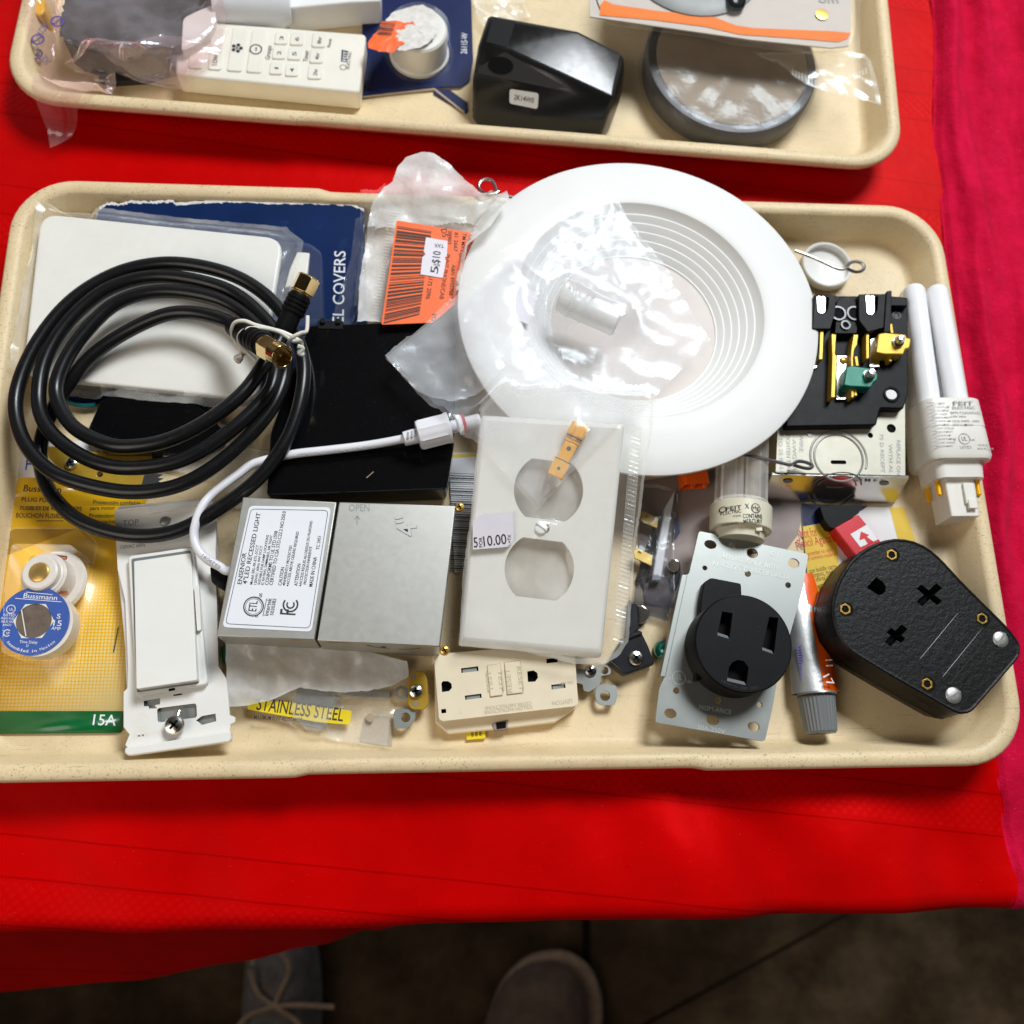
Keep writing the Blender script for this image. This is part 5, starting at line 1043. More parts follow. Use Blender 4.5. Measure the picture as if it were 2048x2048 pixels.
for h_ in (holes[1], holes[2], holes[5]): 
    c = Vector(cen(h_)); b.flat([c + (Vector(p) - c) * .82 for p in h_], z - 1.2)
b.build('contact', 'zinc', fc)
for pp, words_ in (([(1266, 318), (1328, 310), (1340, 460), (1281, 468)], ('TEST', (1296, 440), (1284, 340), (1328, 440), (1316, 340))), ([(1349, 304), (1424, 296), (1438, 448), (1363, 457)], ('RESET', (1388, 446), (1374, 330), (1424, 440), (1408, 322)))):
    g = MB(); c = Vector(cen(gf(pp, z))); g.flat([c + (Vector(p) - c) * 1.06 for p in gf(pp, z)], z + .08); g.build('button_gap', 'emboss_ivory', fc)
    b = MB(); b.prism(gf(pp, z), z - 1, z + .9); k = b.build('button', 'ivory', t, bevel=.3)
    b = MB(); tx, a, e, a2, e2 = words_; b.words(tx, B4, a, e, z + .9, 2.2); b.words(tx, B4, e2, a2, z + .9, 2.2); b.build('lettering', 'emboss_ivory', k)
b = MB(); b.words('FOLLOW INSTRUCTIONS', B4, (1482, 508), (1252, 535), z, 1.6); b.words('COVER INSTRUCTIONS', B4, (1478, 490), (1255, 515), z, 1.6); b.words('LEVITON', B4, (1675, 478), (1578, 490), z, 1.9); b.words('15A-125V', B4, (1680, 392), (1612, 398), z, 1.3); b.build('embossing', 'emboss_ivory', fc)
b = MB(); b.prism(gf([(1285, 600), (1310, 590), (1365, 580), (1362, 625), (1300, 632)], 9), 5, 11.2); b.build('latch', 'mauve_paper', t, bevel=.3); b = MB(); b.flat(gf([(1308, 592), (1358, 586), (1356, 618), (1312, 624)], 11.2), 11.35); b.build('latch_hole', 'hole', t)
b = MB(); b.prism(gf([(1165, 632), (1256, 626), (1258, 668), (1168, 676)], 7), FL + .1, 7.5); yl = b.build('yellow_tag', 'yellow_label', t); b = MB(); b.words('8 8 8', B4, (1190, 660), (1240, 655), 7.5, 2); b.build('lettering', 'ink', yl)
# mounting ears
z = 11
b = MB(); b.prism(rounded(gf([(885, 360), (915, 344), (962, 345), (978, 385), (984, 500), (962, 530), (905, 528), (882, 500)], z + 2), 1), z, z + 2); ear = b.build('brass_yoke', 'brassy_yellow', t, bevel=.4)
screw('screw', U(B4(922, 442), z + 2), z + 2, 3.4, 2.2, 'chrome', ear, ang=.2)
b = MB()
for x, y in ((909, 370), (921, 502)): b.flat(circ(U(B4(x, y), z + 2), 1.2, 14), z + 2.15)
b.build('hole', 'zinc', ear)
def washer(pts, c, r, zz=z): b = MB(); b.plate(rounded(gf(pts, zz), 1.2), [circ(U(B4(*c), zz), r, 20)], zz - 1.2, zz); b.build('ear', 'zinc', t, bevel=.25)
washer([(822, 425), (850, 412), (885, 425), (888, 470), (850, 478), (824, 465)], (850, 445), 1.7)
washer([(812, 545), (835, 522), (915, 530), (922, 570), (880, 620), (820, 620)], (872, 567), 2.3)
washer([(800, 330), (830, 312), (898, 318), (900, 345), (870, 368), (810, 368)], (860, 322), 2.4)
washer([(1690, 330), (1740, 335), (1815, 312), (1862, 318), (1864, 358), (1812, 368), (1814, 405), (1760, 444), (1732, 440), (1728, 405), (1690, 400)], (1834, 340), 1.9)
washer([(1790, 425), (1815, 408), (1890, 412), (1898, 460), (1882, 508), (1808, 508), (1788, 470)], (1836, 463), 2.5)
screw('screw', U(B4(1765, 342), z), z, 3.0, 2.0, 'chrome', t, ang=.5)

# cable clamp, green cap screw
z = 14; t = thing('cable_clamp', 'dark metal cable clamp with a bright screw beside the round receptacle', 'clamp', at(P(B5, [(1250, 1800)], 8)))
b = MB(); b.prism(rounded(P(B5, [(1180, 1700), (1280, 1660), (1330, 1760), (1368, 1868), (1190, 1935), (1090, 1850)], z), 1.5), 6, z); b.build('saddle', 'dark_steel', t, bevel=1.5, seg=3)
b = MB(); b.prism(P(B5, [(1215, 1480), (1268, 1520), (1275, 1660), (1200, 1710)], 12), 6, 12); b.prism(P(B5, [(1150, 1725), (1190, 1700), (1290, 1668), (1295, 1690), (1180, 1735)], z + 1), z - 1, z + 1.4); b.build('strap', 'dark_steel', t, bevel=.8)
screw('screw', U(B5(1252, 1832), z), z, 3.7, 2.2, 'chrome', t, ang=.7)
b = MB(); q = U(B6(203, 1335), 9); b.rings([(q + Vector((1.2, 0, -3)), 3.2), (q + Vector((1.2, 0, -1)), 4.8), (q + Vector((.6, 0, .4)), 4.6), (q + Vector((-.2, 0, 1.6)), 3.4), (q + Vector((-.8, 0, 2.2)), 1.6), (q + Vector((-1, 0, 2.3)), .02)], (-.75, 0, .65), 26); tag(b.build('green_screw', 'green_gem'), 'glossy green grounding screw head left of the round receptacle', 'screw')

# round face receptacle
z = 22
t = thing('range_receptacle', 'round black three slot receptacle on a galvanised mounting strap', 'receptacle', at(P(B6, [(640, 1250)], z), FL))
o = rounded(P(B6, [(440, 630), (1090, 768), (1060, 960), (905, 1520), (882, 1660), (832, 1882), (180, 1768), (205, 1560), (235, 1500), (335, 890), (380, 890)], z), 1.6)
hc = [(508, 710, 3.2, 2.3), (1003, 822, 3.0, 2.6), (757, 762, 2.9, 2.6), (475, 850, 1.3, 1.3), (730, 885, 1.6, 1.6), (970, 952, 1.5, 1.5), (305, 1580, 1.6, 1.6), (552, 1640, 1.7, 1.7), (800, 1663, 1.4, 1.4), (270, 1715, 3.0, 2.3), (522, 1755, 3.1, 2.3), (765, 1793, 2.9, 2.3)]
b = MB(); b.plate(o, [circ(U(B6(x, y), z), rx, 18, ry, -.2) for x, y, rx, ry in hc], z - 1.5, z); sp_ = b.build('strap', 'zinc', t)
b = MB(); f0 = [U(B6(338, 888), z + .3), U(B6(372, 890), z + .3), U(B6(240, 1500), z + .3), U(B6(208, 1495), z + .3)]; b.prism([f0[0], f0[1], f0[2], f0[3]], z - .3, z + .5); g0, g1 = Vector(f0[0]), Vector(f0[3]); b.add([g0, g1, g1 + Vector((1.0, 0, -9)), g0 + Vector((1.0, 0, -9))], [(0, 1, 2, 3)]); b.build('bent_flange', 'zinc', t, bevel=.3)
b = MB()
for tx, a, e, h in (('AL', (612, 722), (660, 735), 2.6), ('CU', (862, 775), (908, 784), 2.6), ('REPLACE ONLY WITH', (578, 790), (904, 862), 2.4), ('AL-CU 75°C RECEPTACLE', (514, 832), (978, 922), 2.4), ('NOM-ANCE', (440, 1690), (632, 1722), 2.2), ('50A-250V', (430, 1808), (592, 1838), 2.2), ('c', (258, 1515), (276, 1518), 1.8), ('us', (362, 1530), (392, 1536), 1.8), ('UL', (306, 1510), (336, 1516), 2.6)):
    b.words(tx, B6, a, e, z, h)
    if tx.startswith('AL-CU'): b.build('embossing', 'emboss_steel', sp_); b = MB()
b.arc(U(B6(320, 1503), z), 3.2, 0, 360, .4, z + .15, n=28); b.build('embossing', 'emboss_steel', sp_)
zf_ = 41; fc_ = U(B6(706, 1298), zf_); Rf = 23.4
b = MB(); b.prism(rounded(P(B6, [(452, 1030), (470, 935), (512, 908), (690, 942), (700, 1100), (560, 1500), (420, 1520)], 28), 1), z, 28); b.build('back_block', 'black_matt', t, bevel=.6)
sl = lambda pp: P(B6, pp, zf_)
sh_ = [sl([(578, 1108), (640, 1118), (622, 1272), (548, 1250)]), sl([(858, 1140), (912, 1146), (886, 1362), (814, 1338)]), sl([(606, 1522), (618, 1440), (640, 1410), (672, 1396), (708, 1404), (735, 1440), (722, 1548)])]
b = MB(); b.plate(circ(fc_, Rf - .8, 72), sh_, zf_ - 7.2, zf_, 0, 0, floor=zf_ - 7); b.lathe(fc_, [(Rf, z), (Rf, zf_ - 1.2), (Rf - .25, zf_ - .5), (Rf - .8, zf_)], 72); face = b.build('face', 'black_matt', t)
b = MB()
for s_ in sh_: b.flat(s_, zf_ - 6.9)
b.build('slot', 'hole', face)
b = MB()
for a, e, k in (((548, 1250), (622, 1272), 1), ((814, 1338), (886, 1362), 1), ((606, 1522), (722, 1548), 1)):
    p, q = U(B6(*a), zf_), U(B6(*e), zf_); b.add([p + Vector((.2, 0, -.1)), q + Vector((-.2, 0, -.1)), q + Vector((-.1, 1.9, -2.4)), p + Vector((.6, 1.9, -2.4))], [(0, 1, 2, 3)])
b.build('slot_glint', 'grey_plastic', face)  # paler lip colour paints the reflection at each slot's lower end
b = MB(); arctext(b, 'LEVITON 50A 250V', fc_, 21.5, 235, 285, 1.1, zf_); b.build('lettering', 'emboss_black', face)

# glue tube
t = thing('glue_tube', 'crushed silver and orange glue tube with a ribbed grey cap', 'glue tube', at(P(B6, [(1090, 1300)], 10)))
p0, p1 = U(B6(1042, 880), 12), U(B6(1140, 1595), 14); d = (p1 - p0).normalized(); sd = Vector((d.y, -d.x, 0)) * -1
def tb(a0, a1, off=0):
    vs = []; K = 16; J = 14
    for i in range(K + 1):
        s = i / K; hw = 7.2 + 4.6 * s ** .7 + .25 * nz(s * 30, 0, 3, 1); hh = 1.6 + 6.4 * s ** .8
        for j in range(J + 1):
            a = math.radians(a0 + (a1 - a0) * j / J); vs.append(p0.lerp(p1, s) + sd * (hw + off) * math.cos(a) + Vector((0, 0, (hh + off) * math.sin(a) - 2 + .35 * nz(s * 40, j, 7, .6))))
    return vs, [(i * (J + 1) + j, i * (J + 1) + j + 1, (i + 1) * (J + 1) + j + 1, (i + 1) * (J + 1) + j) for i in range(K) for j in range(J)]
b = MB(); b.add(*tb(0, 360)); b.rings([(p1, 9.5), (p1 + d * .8, 9.6), (p1 + d * 1.2, 7)], d, 30); b.build('tube', 'silver_foil', t)
b = MB(); b.add(*tb(-20, 82, .15)); ob_ = b.build('orange_panel', 'orange', t, recalc=False)
if sd.x < 0: pass
b = MB(); b.words('11', B6, (1178, 1400), (1184, 1440), 20, 3.5, lift=2.6); b.words('17', B6, (1165, 1500), (1200, 1560), 20, 3.5, lift=2.6); b.build('lettering', 'white_ink', ob_)
b = MB()
for k in range(16): b.words('I', B6, (1006 + k * 2.1, 1330 + k * 15), (1036 + k * 2.1, 1326 + k * 15), 14, .8, lift=3)
b.build('purple_print', 'purple_ink', t)
b = MB(); vs = []; K = 60; q0 = p1 + d * 1.2
for s, r in ((0, 8.6), (.6, 9.2), (17, 7.9), (18.2, 7.0)):
    for k in range(K): a = 2 * math.pi * k / K; rr = r * (1 - (.045 if k % 2 else 0)); vs.append(q0 + d * s + sd * rr * math.cos(a) + Vector((0, 0, rr * math.sin(a) - 1.5)))
b.add(vs, [(i * K + k, i * K + (k + 1) % K, (i + 1) * K + (k + 1) % K, (i + 1) * K + k) for i in range(3) for k in range(K)] + [tuple(3 * K + k for k in range(K))]); b.build('cap', 'grey_plastic', t, smooth=20)

# red marker
z = 15; t = thing('red_marker', 'red marker with a black cap and white arrow panel behind the black plug', 'marker', at(P(B8, [(720, 280)], z)))
b = MB(); b.prism(rounded(P(B8, [(572, 258), (735, 165), (880, 340), (960, 470), (800, 560), (690, 410)], z), 1), FL + .5, z); b.build('barrel', 'red', t, bevel=2, seg=3)
b = MB(); b.prism(rounded(P(B8, [(470, 110), (760, 95), (735, 160), (575, 262), (540, 255), (500, 200)], z - 2), 1), FL + .5, z - 1.5); b.build('cap', 'black_matt', t, bevel=1.5)
b = MB(); b.flat(P(B8, [(680, 300), (790, 235), (868, 335), (748, 388)], z), z + .15); pn = b.build('panel', 'paper', t)
b = MB(); b.flat(P(B8, [(750, 282), (805, 305), (790, 318), (835, 350), (800, 368), (775, 330), (740, 340)], z), z + .3); b.build('arrow', 'red', pn)

# black plug
z = 38
t = thing('dryer_plug', 'large black angled plug with two slotted screws and four hex sleeves', 'plug', at(P(B8, [(1100, 900)], z)))
oo = [(562, 830), (572, 720), (610, 610), (680, 500), (760, 425), (860, 368), (985, 338), (1110, 355), (1220, 412), (1320, 505), (1420, 615), (1600, 795), (1730, 925), (1800, 1010), (1822, 1060), (1818, 1110), (1790, 1160), (1560, 1425), (1500, 1490), (1450, 1505), (1390, 1495), (1230, 1405), (1000, 1275), (790, 1150), (680, 1075), (600, 970)]
o = P(B8, oo, z); c = Vector(cen(o)); CR = lambda x, y, s, w: None
hs = []
def cross(x, y, ax, ay, bx, by, w):
    c_ = U(B8(x, y), z); a = (U(B8(x + ax, y + ay), z) - c_); b_ = (U(B8(x + bx, y + by), z) - c_); A = Vector(a[:2]); Bv = Vector(b_[:2]); an = A.normalized() * w; bn = Bv.normalized() * w; C_ = Vector(c_[:2])
    return [C_ + A + bn, C_ + an + bn, C_ + Bv + an, C_ + Bv - an, C_ + bn - an, C_ - A + bn, C_ - A - bn, C_ - an - bn, C_ - Bv - an, C_ - Bv + an, C_ - bn + an, C_ + A - bn]
hs.append(P(B8, [(790, 660), (855, 590), (905, 625), (921, 655), (918, 685), (900, 705), (868, 711)], z))
hs.append([tuple(v) for v in cross(1215, 710, 68, -62, 70, 56, 1.75)]); hs.append([tuple(v) for v in cross(990, 985, 58, -60, 48, 36, 1.75)])
b = MB(); b.plate(o, hs, z - 8.2, z, 0, 1, floor=z - 8)
rings_ = [(z - 2, 1.0), (z - 6, 1.012), (16, 1.03), (8, .99), (FL + .3, .95)]
vs = []
for zz, s_ in rings_: vs += [(c.x + (p[0] - c.x) * s_, c.y + (p[1] - c.y) * s_, zz) for p in o]
n = len(o); b.add(vs, [(k * n + i, k * n + (i + 1) % n, (k + 1) * n + (i + 1) % n, (k + 1) * n + i) for k in range(len(rings_) - 1) for i in range(n)])
bmw = b.build('shell', ['black_leather', 'hole'], t, smooth=40)
b = MB(); rim = [(p[0], p[1], z - .9) for p in [tuple(c + (Vector(p) - c) * .992) for p in o]]; b.tube(rim, 1.15, 8, closed=True, sub=2); b.build('rim', 'black_leather', t)
b = MB(); b.add([(c.x + (p[0] - c.x) * 1.036, c.y + (p[1] - c.y) * 1.036, zz) for zz in (17.5, 16.5) for p in o], [(i, (i + 1) % n, n + (i + 1) % n, n + i) for i in range(n)]); b.build('seam', 'black', t)
for x, y in ((957, 440), (643, 808), (1570, 873), (1197, 1315)):
    q = U(B8(x, y), z); b = MB(); b.plate(circ(q, 2.95, 6, ang=.4), [circ(q, 1.7, 20)], z - .3, z + .7, floor=z - .2, hole_mi=1); b.build('hex_sleeve', ['brass', 'hole'], t, bevel=.25)
    b = MB(); b.flat(circ(q + Vector((.8, .0, 0)), 3.5, 20), z + .12); b.build('recess', 'hole', t)
for x, y, a in ((1697, 1013, .85), (1378, 1392, .5)):
    screw('screw', U(B8(x, y), z), z - .2, 3.9, 1.1, 'galv', t, 'slot', a)
b = MB()
for a, e, w in (((1180, 1165), (1430, 860), 2.3), ((1335, 1285), (1585, 975), 2.3)):
    p, q = U(B8(*a), z), U(B8(*e), z); dd = (q - p).normalized(); nn = Vector((-dd.y, dd.x, 0)); pts = []
    for k in range(13): an = math.pi / 2 + math.pi * k / 12; pts.append(p + (dd * math.cos(an) + nn * math.sin(an)) * w)
    for k in range(13): an = -math.pi / 2 + math.pi * k / 12; pts.append(q + (dd * math.cos(an) + nn * math.sin(an)) * w)
    for v_ in pts: v_.z = z + .1
    b.tube(pts, .28, 6, closed=True, sub=1)
b.words('30A-250V', B8, (1265, 1100), (1430, 880), z, 2.6); b.words('OR', B8, (1408, 1050), (1470, 975), z, 2.6); b.words('50A-250V', B8, (1405, 1205), (1580, 985), z, 2.6); b.words('CSA', B8, (1625, 1175), (1660, 1105), z, 2.4); b.build('embossing', 'emboss_black', bmw)

# metal driver box with its cable
z = 42; zb_ = 12
t = thing('driver_box', 'galvanised steel junction box of a recessed light with a white cable attached', 'junction box', at(P(B3, [(900, 1100)], z), 8))
L_ = P(B3, [(275, 622), (880, 655), (738, 1546), (105, 1520)], z); R_ = P(B3, [(896, 656), (1646, 680), (1545, 1590), (754, 1550)], z)
b = MB(); b.prism(L_, zb_ + 1, z - .4); lc = b.build('case_end', 'galv', t, bevel=.5)
b = MB(); b.prism(R_, zb_, z); rc = b.build('case_cover', 'galv', t, bevel=.5)
b = MB(); b.prism(P(B3, [(860, 660), (930, 665), (790, 1540), (720, 1535)], z - 1), zb_ + 2, z - 1.4); b.build('seam', 'hole', t)
lo = rounded(P(B3, [(318, 680), (843, 690), (718, 1492), (143, 1462)], z), 2.2)
b = MB(); b.prism(lo, z - .5, z - .2); lb = b.build('label', 'label', t)
zl = z - .2; cl = Vector(cen(lo)); b = MB(); inn = [cl + (Vector(p) - cl) * .945 for p in lo]
for i in range(len(inn)): b.line(inn[i - 1], inn[i], .25, zl + .1)
for tx, a, e, h in (('ENSENIOR', (268, 1187), (300, 985), 2.0), ('4"LED RECESSED LIGHT', (302, 1187), (392, 728), 2.0), ('Model: ERL-9K-ETL-5CCT', (338, 1188), (380, 935), 1.25), ('120VAC 60Hz 9W 5CCT', (363, 1189), (404, 940), 1.15), ('SUITABLE FOR DAMP LOCATIONS', (387, 1190), (444, 870), 1.15), ('IC RATING, DIMMABLE, AIR TIGHT', (410, 1191), (468, 872), 1.15), ('CONFORMS TO UL STD.1598', (440, 1192), (502, 845), 1.6), ('CERTIFIED TO CSA STD.C22.2 NO.250.0', (468, 1193), (554, 718), 1.6), ('CAUTION', (525, 1195), (544, 1078), 1.6), ('INHERENTLY PROTECTED', (550, 1185), (594, 938), 1.25), ('ACCESS ABOVE CEILING REQUIRED', (574, 1188), (638, 848), 1.25), ('ATTENTION', (628, 1198), (650, 1056), 1.6), ('ACCESS REQUIS AU-DESSUS DU PLAFOND', (656, 1188), (726, 780), 1.25), ('PROTECTION INHERENTE', (684, 1188), (722, 945), 1.25), ('MADE IN CHINA', (724, 1203), (754, 1012), 1.7), ('TC 2451', (768, 965), (780, 878), 1.5), ('Intertek', (440, 1390), (464, 1278), 2.0), ('5020382', (472, 1388), (492, 1280), 1.6), ('ETL', (362, 1362), (372, 1296), 3.6), ('c', (372, 1400), (374, 1386), 2.0), ('us', (398, 1272), (402, 1246), 2.0), ('F', (614, 1386), (618, 1352), 7.0)): b.words(tx, B3, a, e, zl, h)
for x, y in ((540, 1190), (564, 1194), (646, 1194)): b.flat(circ(U(B3(x, y), zl), .4, 10), zl + .1)
q = U(B3(345, 1330), zl); b.arc(q, 4.35, 0, 360, .55, zl + .1); b.arc(q, 3.6, 0, 360, .2, zl + .1); b.line(U(B3(405, 1392), zl), U(B3(430, 1278), zl), .3, zl + .1)
q = U(B3(583, 1318), zl); b.arc(q, 3.2, 140, 400, .75, zl + .1); b.arc(q, 1.6, 140, 400, .7, zl + .1)
b.build('lettering', 'ink', lb)
b = MB(); b.words('OPEN', B3, (958, 716), (1092, 714), z, 3.4); b.line(U(B3(1012, 800), z), U(B3(1012, 750), z), .5, z + .1); b.line(U(B3(1012, 748), z), U(B3(996, 768), z), .5, z + .1); b.line(U(B3(1012, 748), z), U(B3(1030, 768), z), .5, z + .1); b.build('embossing', 'zinc', rc)
b = MB()
b.words('4"', B3, (1400, 872), (1384, 738), z, 9.0, lift=.3); b.words('4"', B3, (1403, 874), (1387, 740), z, 9.0, mi=1, lift=.15)  # darker offset copy paints the shade beside the raised figure
b.build('size_mark', ['emboss_steel', 'engrave_shade'], rc)
screw('screw', U(B3(1672, 690), z - 2), z - 3, 2.4, 2.2, 'brass', t); screw('screw', U(B3(1575, 1612), z - 2), z - 3, 2.4, 2.2, 'brass', t)
fr0, fr1 = Vector((*L_[3], 0)), Vector((*R_[2], 0)); fm = frame3((R_[3][0], R_[3][1], z), (R_[2][0] - R_[3][0], R_[2][1] - R_[3][1], 0), (0, 0, 1)); WR = (Vector(R_[2]) - Vector(R_[3])).length
b = MB(fm); b.arc((WR * .62, 1), 13.5, 205, 262, .7, .15); b.arc((WR * .62, 1), 13.5, 278, 335, .7, .15); b.flat([(WR * .52, -6.5), (WR * .56, -7.4), (WR * .545, -9.6), (WR * .505, -8.6)], .15); b.build('knockout', 'hole', rc)
b = MB(fm); b.flat([(5, -1.6), (14, -1.6), (14, -2.3), (5, -2.3)], .12); b.flat([(-12, -1.2), (-7, -1.2), (-7, -1.9), (-12, -1.9)], .12); b.build('inspection_mark', 'red_ink', rc)
fm2 = frame3((R_[1][0], R_[1][1], z), (R_[2][0] - R_[1][0], R_[2][1] - R_[1][1], 0), (0, 0, 1)); LR = (Vector(R_[1]) - Vector(R_[2])).length
b = MB(frame3((R_[2][0], R_[2][1], z), (R_[1][0] - R_[2][0], R_[1][1] - R_[2][1], 0), (0, 0, 1))); b.arc((LR * .48, -10), 9.5, 20, 160, .7, .15); b.arc((LR * .48, -10), 9.5, 200, 340, .7, .15); b.flat(circ((LR * .52, -9), 1.8, 14, 1.2), .15); b.flat([(2, -1.2), (9, -1.2), (9, -1.8), (2, -1.8)], .15); b.build('side_knockout', 'hole', rc)
b = MB(); b.prism(P(B3, [(140, 1590), (205, 1600), (200, 1700), (150, 1700)], 14), 7, 16.5); b.build('terminal_block', 'green', t, bevel=.5)
b = MB(); b.prism(P(B3, [(70, 1080), (190, 1100), (170, 1230), (80, 1180)], 24), 18, 27); b.build('strain_relief', 'black_matt', t, bevel=1)
cp = [(B3(240, 1080), 31), (B3(175, 1100), 31), (B1(1700, 1520), 30), (B1(1600, 1462), 30), (B1(1530, 1385), 30), (B1(1500, 1290), 30), (B1(1512, 1180), 31), (B1(1560, 1060), 31), (B1(1630, 970), 30), (B1(1740, 880), 30), (B1(1850, 800), 29), (B3(340, 412), 29), (B3(470, 375), 29), (B3(620, 345), 29.5), (B3(800, 325), 30), (B3(1000, 302), 30), (B3(1150, 280), 31), (B3(1320, 248), 33)]
b = MB(); b.tube([U(p, zz) for p, zz in cp], 2.15, 14); cb = b.build('cable', 'white_wire', t)
b = MB(); b.words('E529091', B1, (1715, 1528), (1580, 1430), 30, 1.6, lift=2.3); b.build('lettering', 'grey_ink', cb); b = MB()
for tx, x0, x1 in (('75°C 300V', 620, 760), ('22AWG', 780, 900), ('VW-1', 930, 1020), ('3C20 AWG', 1050, 1140), ('V-1-8A', 1160, 1250)): y = lambda x: 356 - (x - 620) * .1 - max(0, x - 950) * .045; b.words(tx, B3, (x1, y(x1) - 4), (x0, y(x0) - 4), 31.2, 1.4, lift=1.0)
b.build('lettering', 'grey_ink', cb)
A0, A9 = U(B3(1310, 252), 35), U(B3(1805, 128), 36); ax = (A9 - A0); TL_ = ax.length; ax.normalize()
def seg(s0, s1, r0, r1=None, n=36): return [(A0 + ax * TL_ * s0, r0), (A0 + ax * TL_ * s1, r1 or r0)]
b = MB(); b.rings(seg(0, .01, 2.6, 3.6) + seg(.19, .2, 3.9, 3.9) + seg(.52, .53, 3.2, 3.2) + seg(.7, .71, 3.3, 5) + seg(.76, .77, 5, 4.2) + seg(.8, .81, 4.2, 3.4) + seg(.985, 1, 3.4, 2.9), ax, 30); cn = b.build('plug', 'white_wire', t)
b = MB(); K = 48; vs = []
for s_, r in ((.18, 5), (.19, 7.0), (.22, 7.4), (.54, 7.4), (.57, 7.9), (.6, 7.9), (.6, 5)):
    for k in range(K):
        a = 2 * math.pi * k / K; q_ = r + (.5 if (k % 6 < 1 and .2 < s_ < .55) else 0); u_ = Vector((-ax.y, ax.x, 0)).normalized(); w_ = ax.cross(u_); vs.append(A0 + ax * TL_ * s_ + u_ * q_ * math.cos(a) + w_ * q_ * math.sin(a))
b.add(vs, [(i * K + k, i * K + (k + 1) % K, (i + 1) * K + (k + 1) % K, (i + 1) * K + k) for i in range(6) for k in range(K)]); b.build('collar_nut', 'white_wire', cn, smooth=25)
b = MB(); b.tube([A0 + ax * TL_ * .785 + (Vector((-ax.y, ax.x, 0)).normalized() * math.cos(k * .2618) + ax.cross(Vector((-ax.y, ax.x, 0)).normalized()) * math.sin(k * .2618)) * 4.4 for k in range(24)], .8, 8, closed=True, sub=1); b.build('seal_ring', 'red', cn)
b = MB()
for s_ in (.06, .11, .15): b.box(A0 + ax * TL_ * s_ + Vector((0, 0, 3.3)), (.9, 3.2, 1.6))
b.build('strain_slot', 'grey_ink', cn)
b = MB(); b.rod(U(B3(1072, 502), z - 15.6), U(B3(1118, 462), z - 15.6), .25, n=6); tag(b.build('wood_splinter', 'kraft'), 'tiny pale splinter lying on the black box lid', 'splinter')

# duplex wall plate (its far end lies up on the white ring), its bag and price sticker
def zB(y): return 26 + (1760 - y) / 1390 * 30
def PB(pts, dz=0): return [tuple(U(B5(x, y), zB(y) + dz)[:2]) for x, y in pts]
_t, _b = U(B5(765, 402), zB(402)), U(B5(626, 1782), zB(1782)); _d = Vector((_t - _b)[:2]); 
def plane(x, y): return _b.z + (Vector((x, y)) - Vector(_b[:2])).dot(_d) / _d.length_squared * (_t.z - _b.z)
def tilt(b):
    for v in b.v: v.z += plane(v.x, v.y)
    return b
t = thing('duplex_plate', 'white two hole duplex wall plate in a zip bag at the tray centre', 'wall plate', at(PB([(700, 1080)]), 18))
o = rounded(PB([(338, 372), (1190, 432), (1052, 1822), (200, 1742)]), 2)
co = Vector(cen(o))
def duplex(cx, cy):
    c_ = Vector(PB([(cx, cy)])[0]); ya = Vector(PB([(735, 830)])[0]) - Vector(PB([(680, 1300)])[0]); up = ya.normalized(); rx = Vector((up.y, -up.x)); R_, H = 16.6, 13.6; out = []
    a0 = math.asin(H / R_)
    for k in range(15): a = -a0 + 2 * a0 * k / 14; out.append(c_ + rx * R_ * math.cos(a) + up * R_ * math.sin(a))
    for k in range(15): a = math.pi - a0 + 2 * a0 * k / 14; out.append(c_ + rx * R_ * math.cos(a) + up * R_ * math.sin(a))
    return [tuple(v) for v in out]
hh = [duplex(735, 832), duplex(680, 1302), circ(PB([(712, 1060)])[0], 2.4, 20)]
inner = [tuple(co + (Vector(p) - co) * .94) for p in o]
b = MB(); b.plate(inner, hh, -2, 0); n = len(o)
vs = [(p[0], p[1], 0) for p in inner] + [tuple(co + (Vector(p) - co) * .975) + (-.5,) for p in o] + [(p[0], p[1], -2.4) for p in o] + [tuple(co + (Vector(p) - co) * 1.002) + (-6.5,) for p in o]
b.add(vs, [(k * n + i, k * n + (i + 1) % n, (k + 1) * n + (i + 1) % n, (k + 1) * n + i) for k in range(3) for i in range(n)])
tilt(b).build('plate', 'white', t, smooth=45)
sc_ = PB([(690, 1058)])[0]; screw('screw', sc_, plane(*sc_) - .4, 3.2, 1.4, 'white', t, 'slot', .5 + 2.0)
for k in (0, 1):
    b = MB(); b.flat([tuple(Vector(cen(hh[k])) + (Vector(p) - Vector(cen(hh[k]))) * 1.12) for p in hh[k]], -5.2); tilt(b).build('backing', 'backing_film', t)
t = thing('duplex_bag', 'clear zip bag round the duplex plate with a white price sticker', 'plastic bag', at(PB([(760, 1080)]), 20))
b = sheet(PB([(480, 190), (560, 240), (900, 225), (1355, 232), (1345, 500), (1312, 700), (1290, 900), (1246, 1200), (1225, 1500), (1205, 1740), (1140, 1830), (1070, 1868), (880, 1872), (740, 1832), (540, 1790), (200, 1762), (228, 1300), (268, 1000), (318, 500), (340, 330), (420, 250)], 1), lift=.8, amp=.75, fs=.06, rings=26, per=190, seed=17, smooth=7, zf=lambda x, y: plane(x, y) - .6); fb = b.build('film', ['haze_film', 'film_soft'], t)
b = MB(); N_ = 150; vs = []
for i in range(N_ + 1):
    s_ = i / N_; xl = 1205 - 110 * s_ ** 1.1; yy = 440 + 1290 * s_; zz = zB(yy) + 1.6 + .16 * math.sin(i * 2.2) + .2 * nz(i, 0, 2, .4)
    for k in range(6): p = U(B5(xl + 62 * k / 5 + 22, yy + 4 * k), zz); vs.append((p.x, p.y, zz + .15 * math.sin(k * 1.3)))
b.add(vs, [(i * 6 + k, i * 6 + k + 1, i * 6 + k + 7, i * 6 + k + 6) for i in range(N_) for k in range(5)]); b.build('zip_seam', 'film_soft', t, recalc=False)
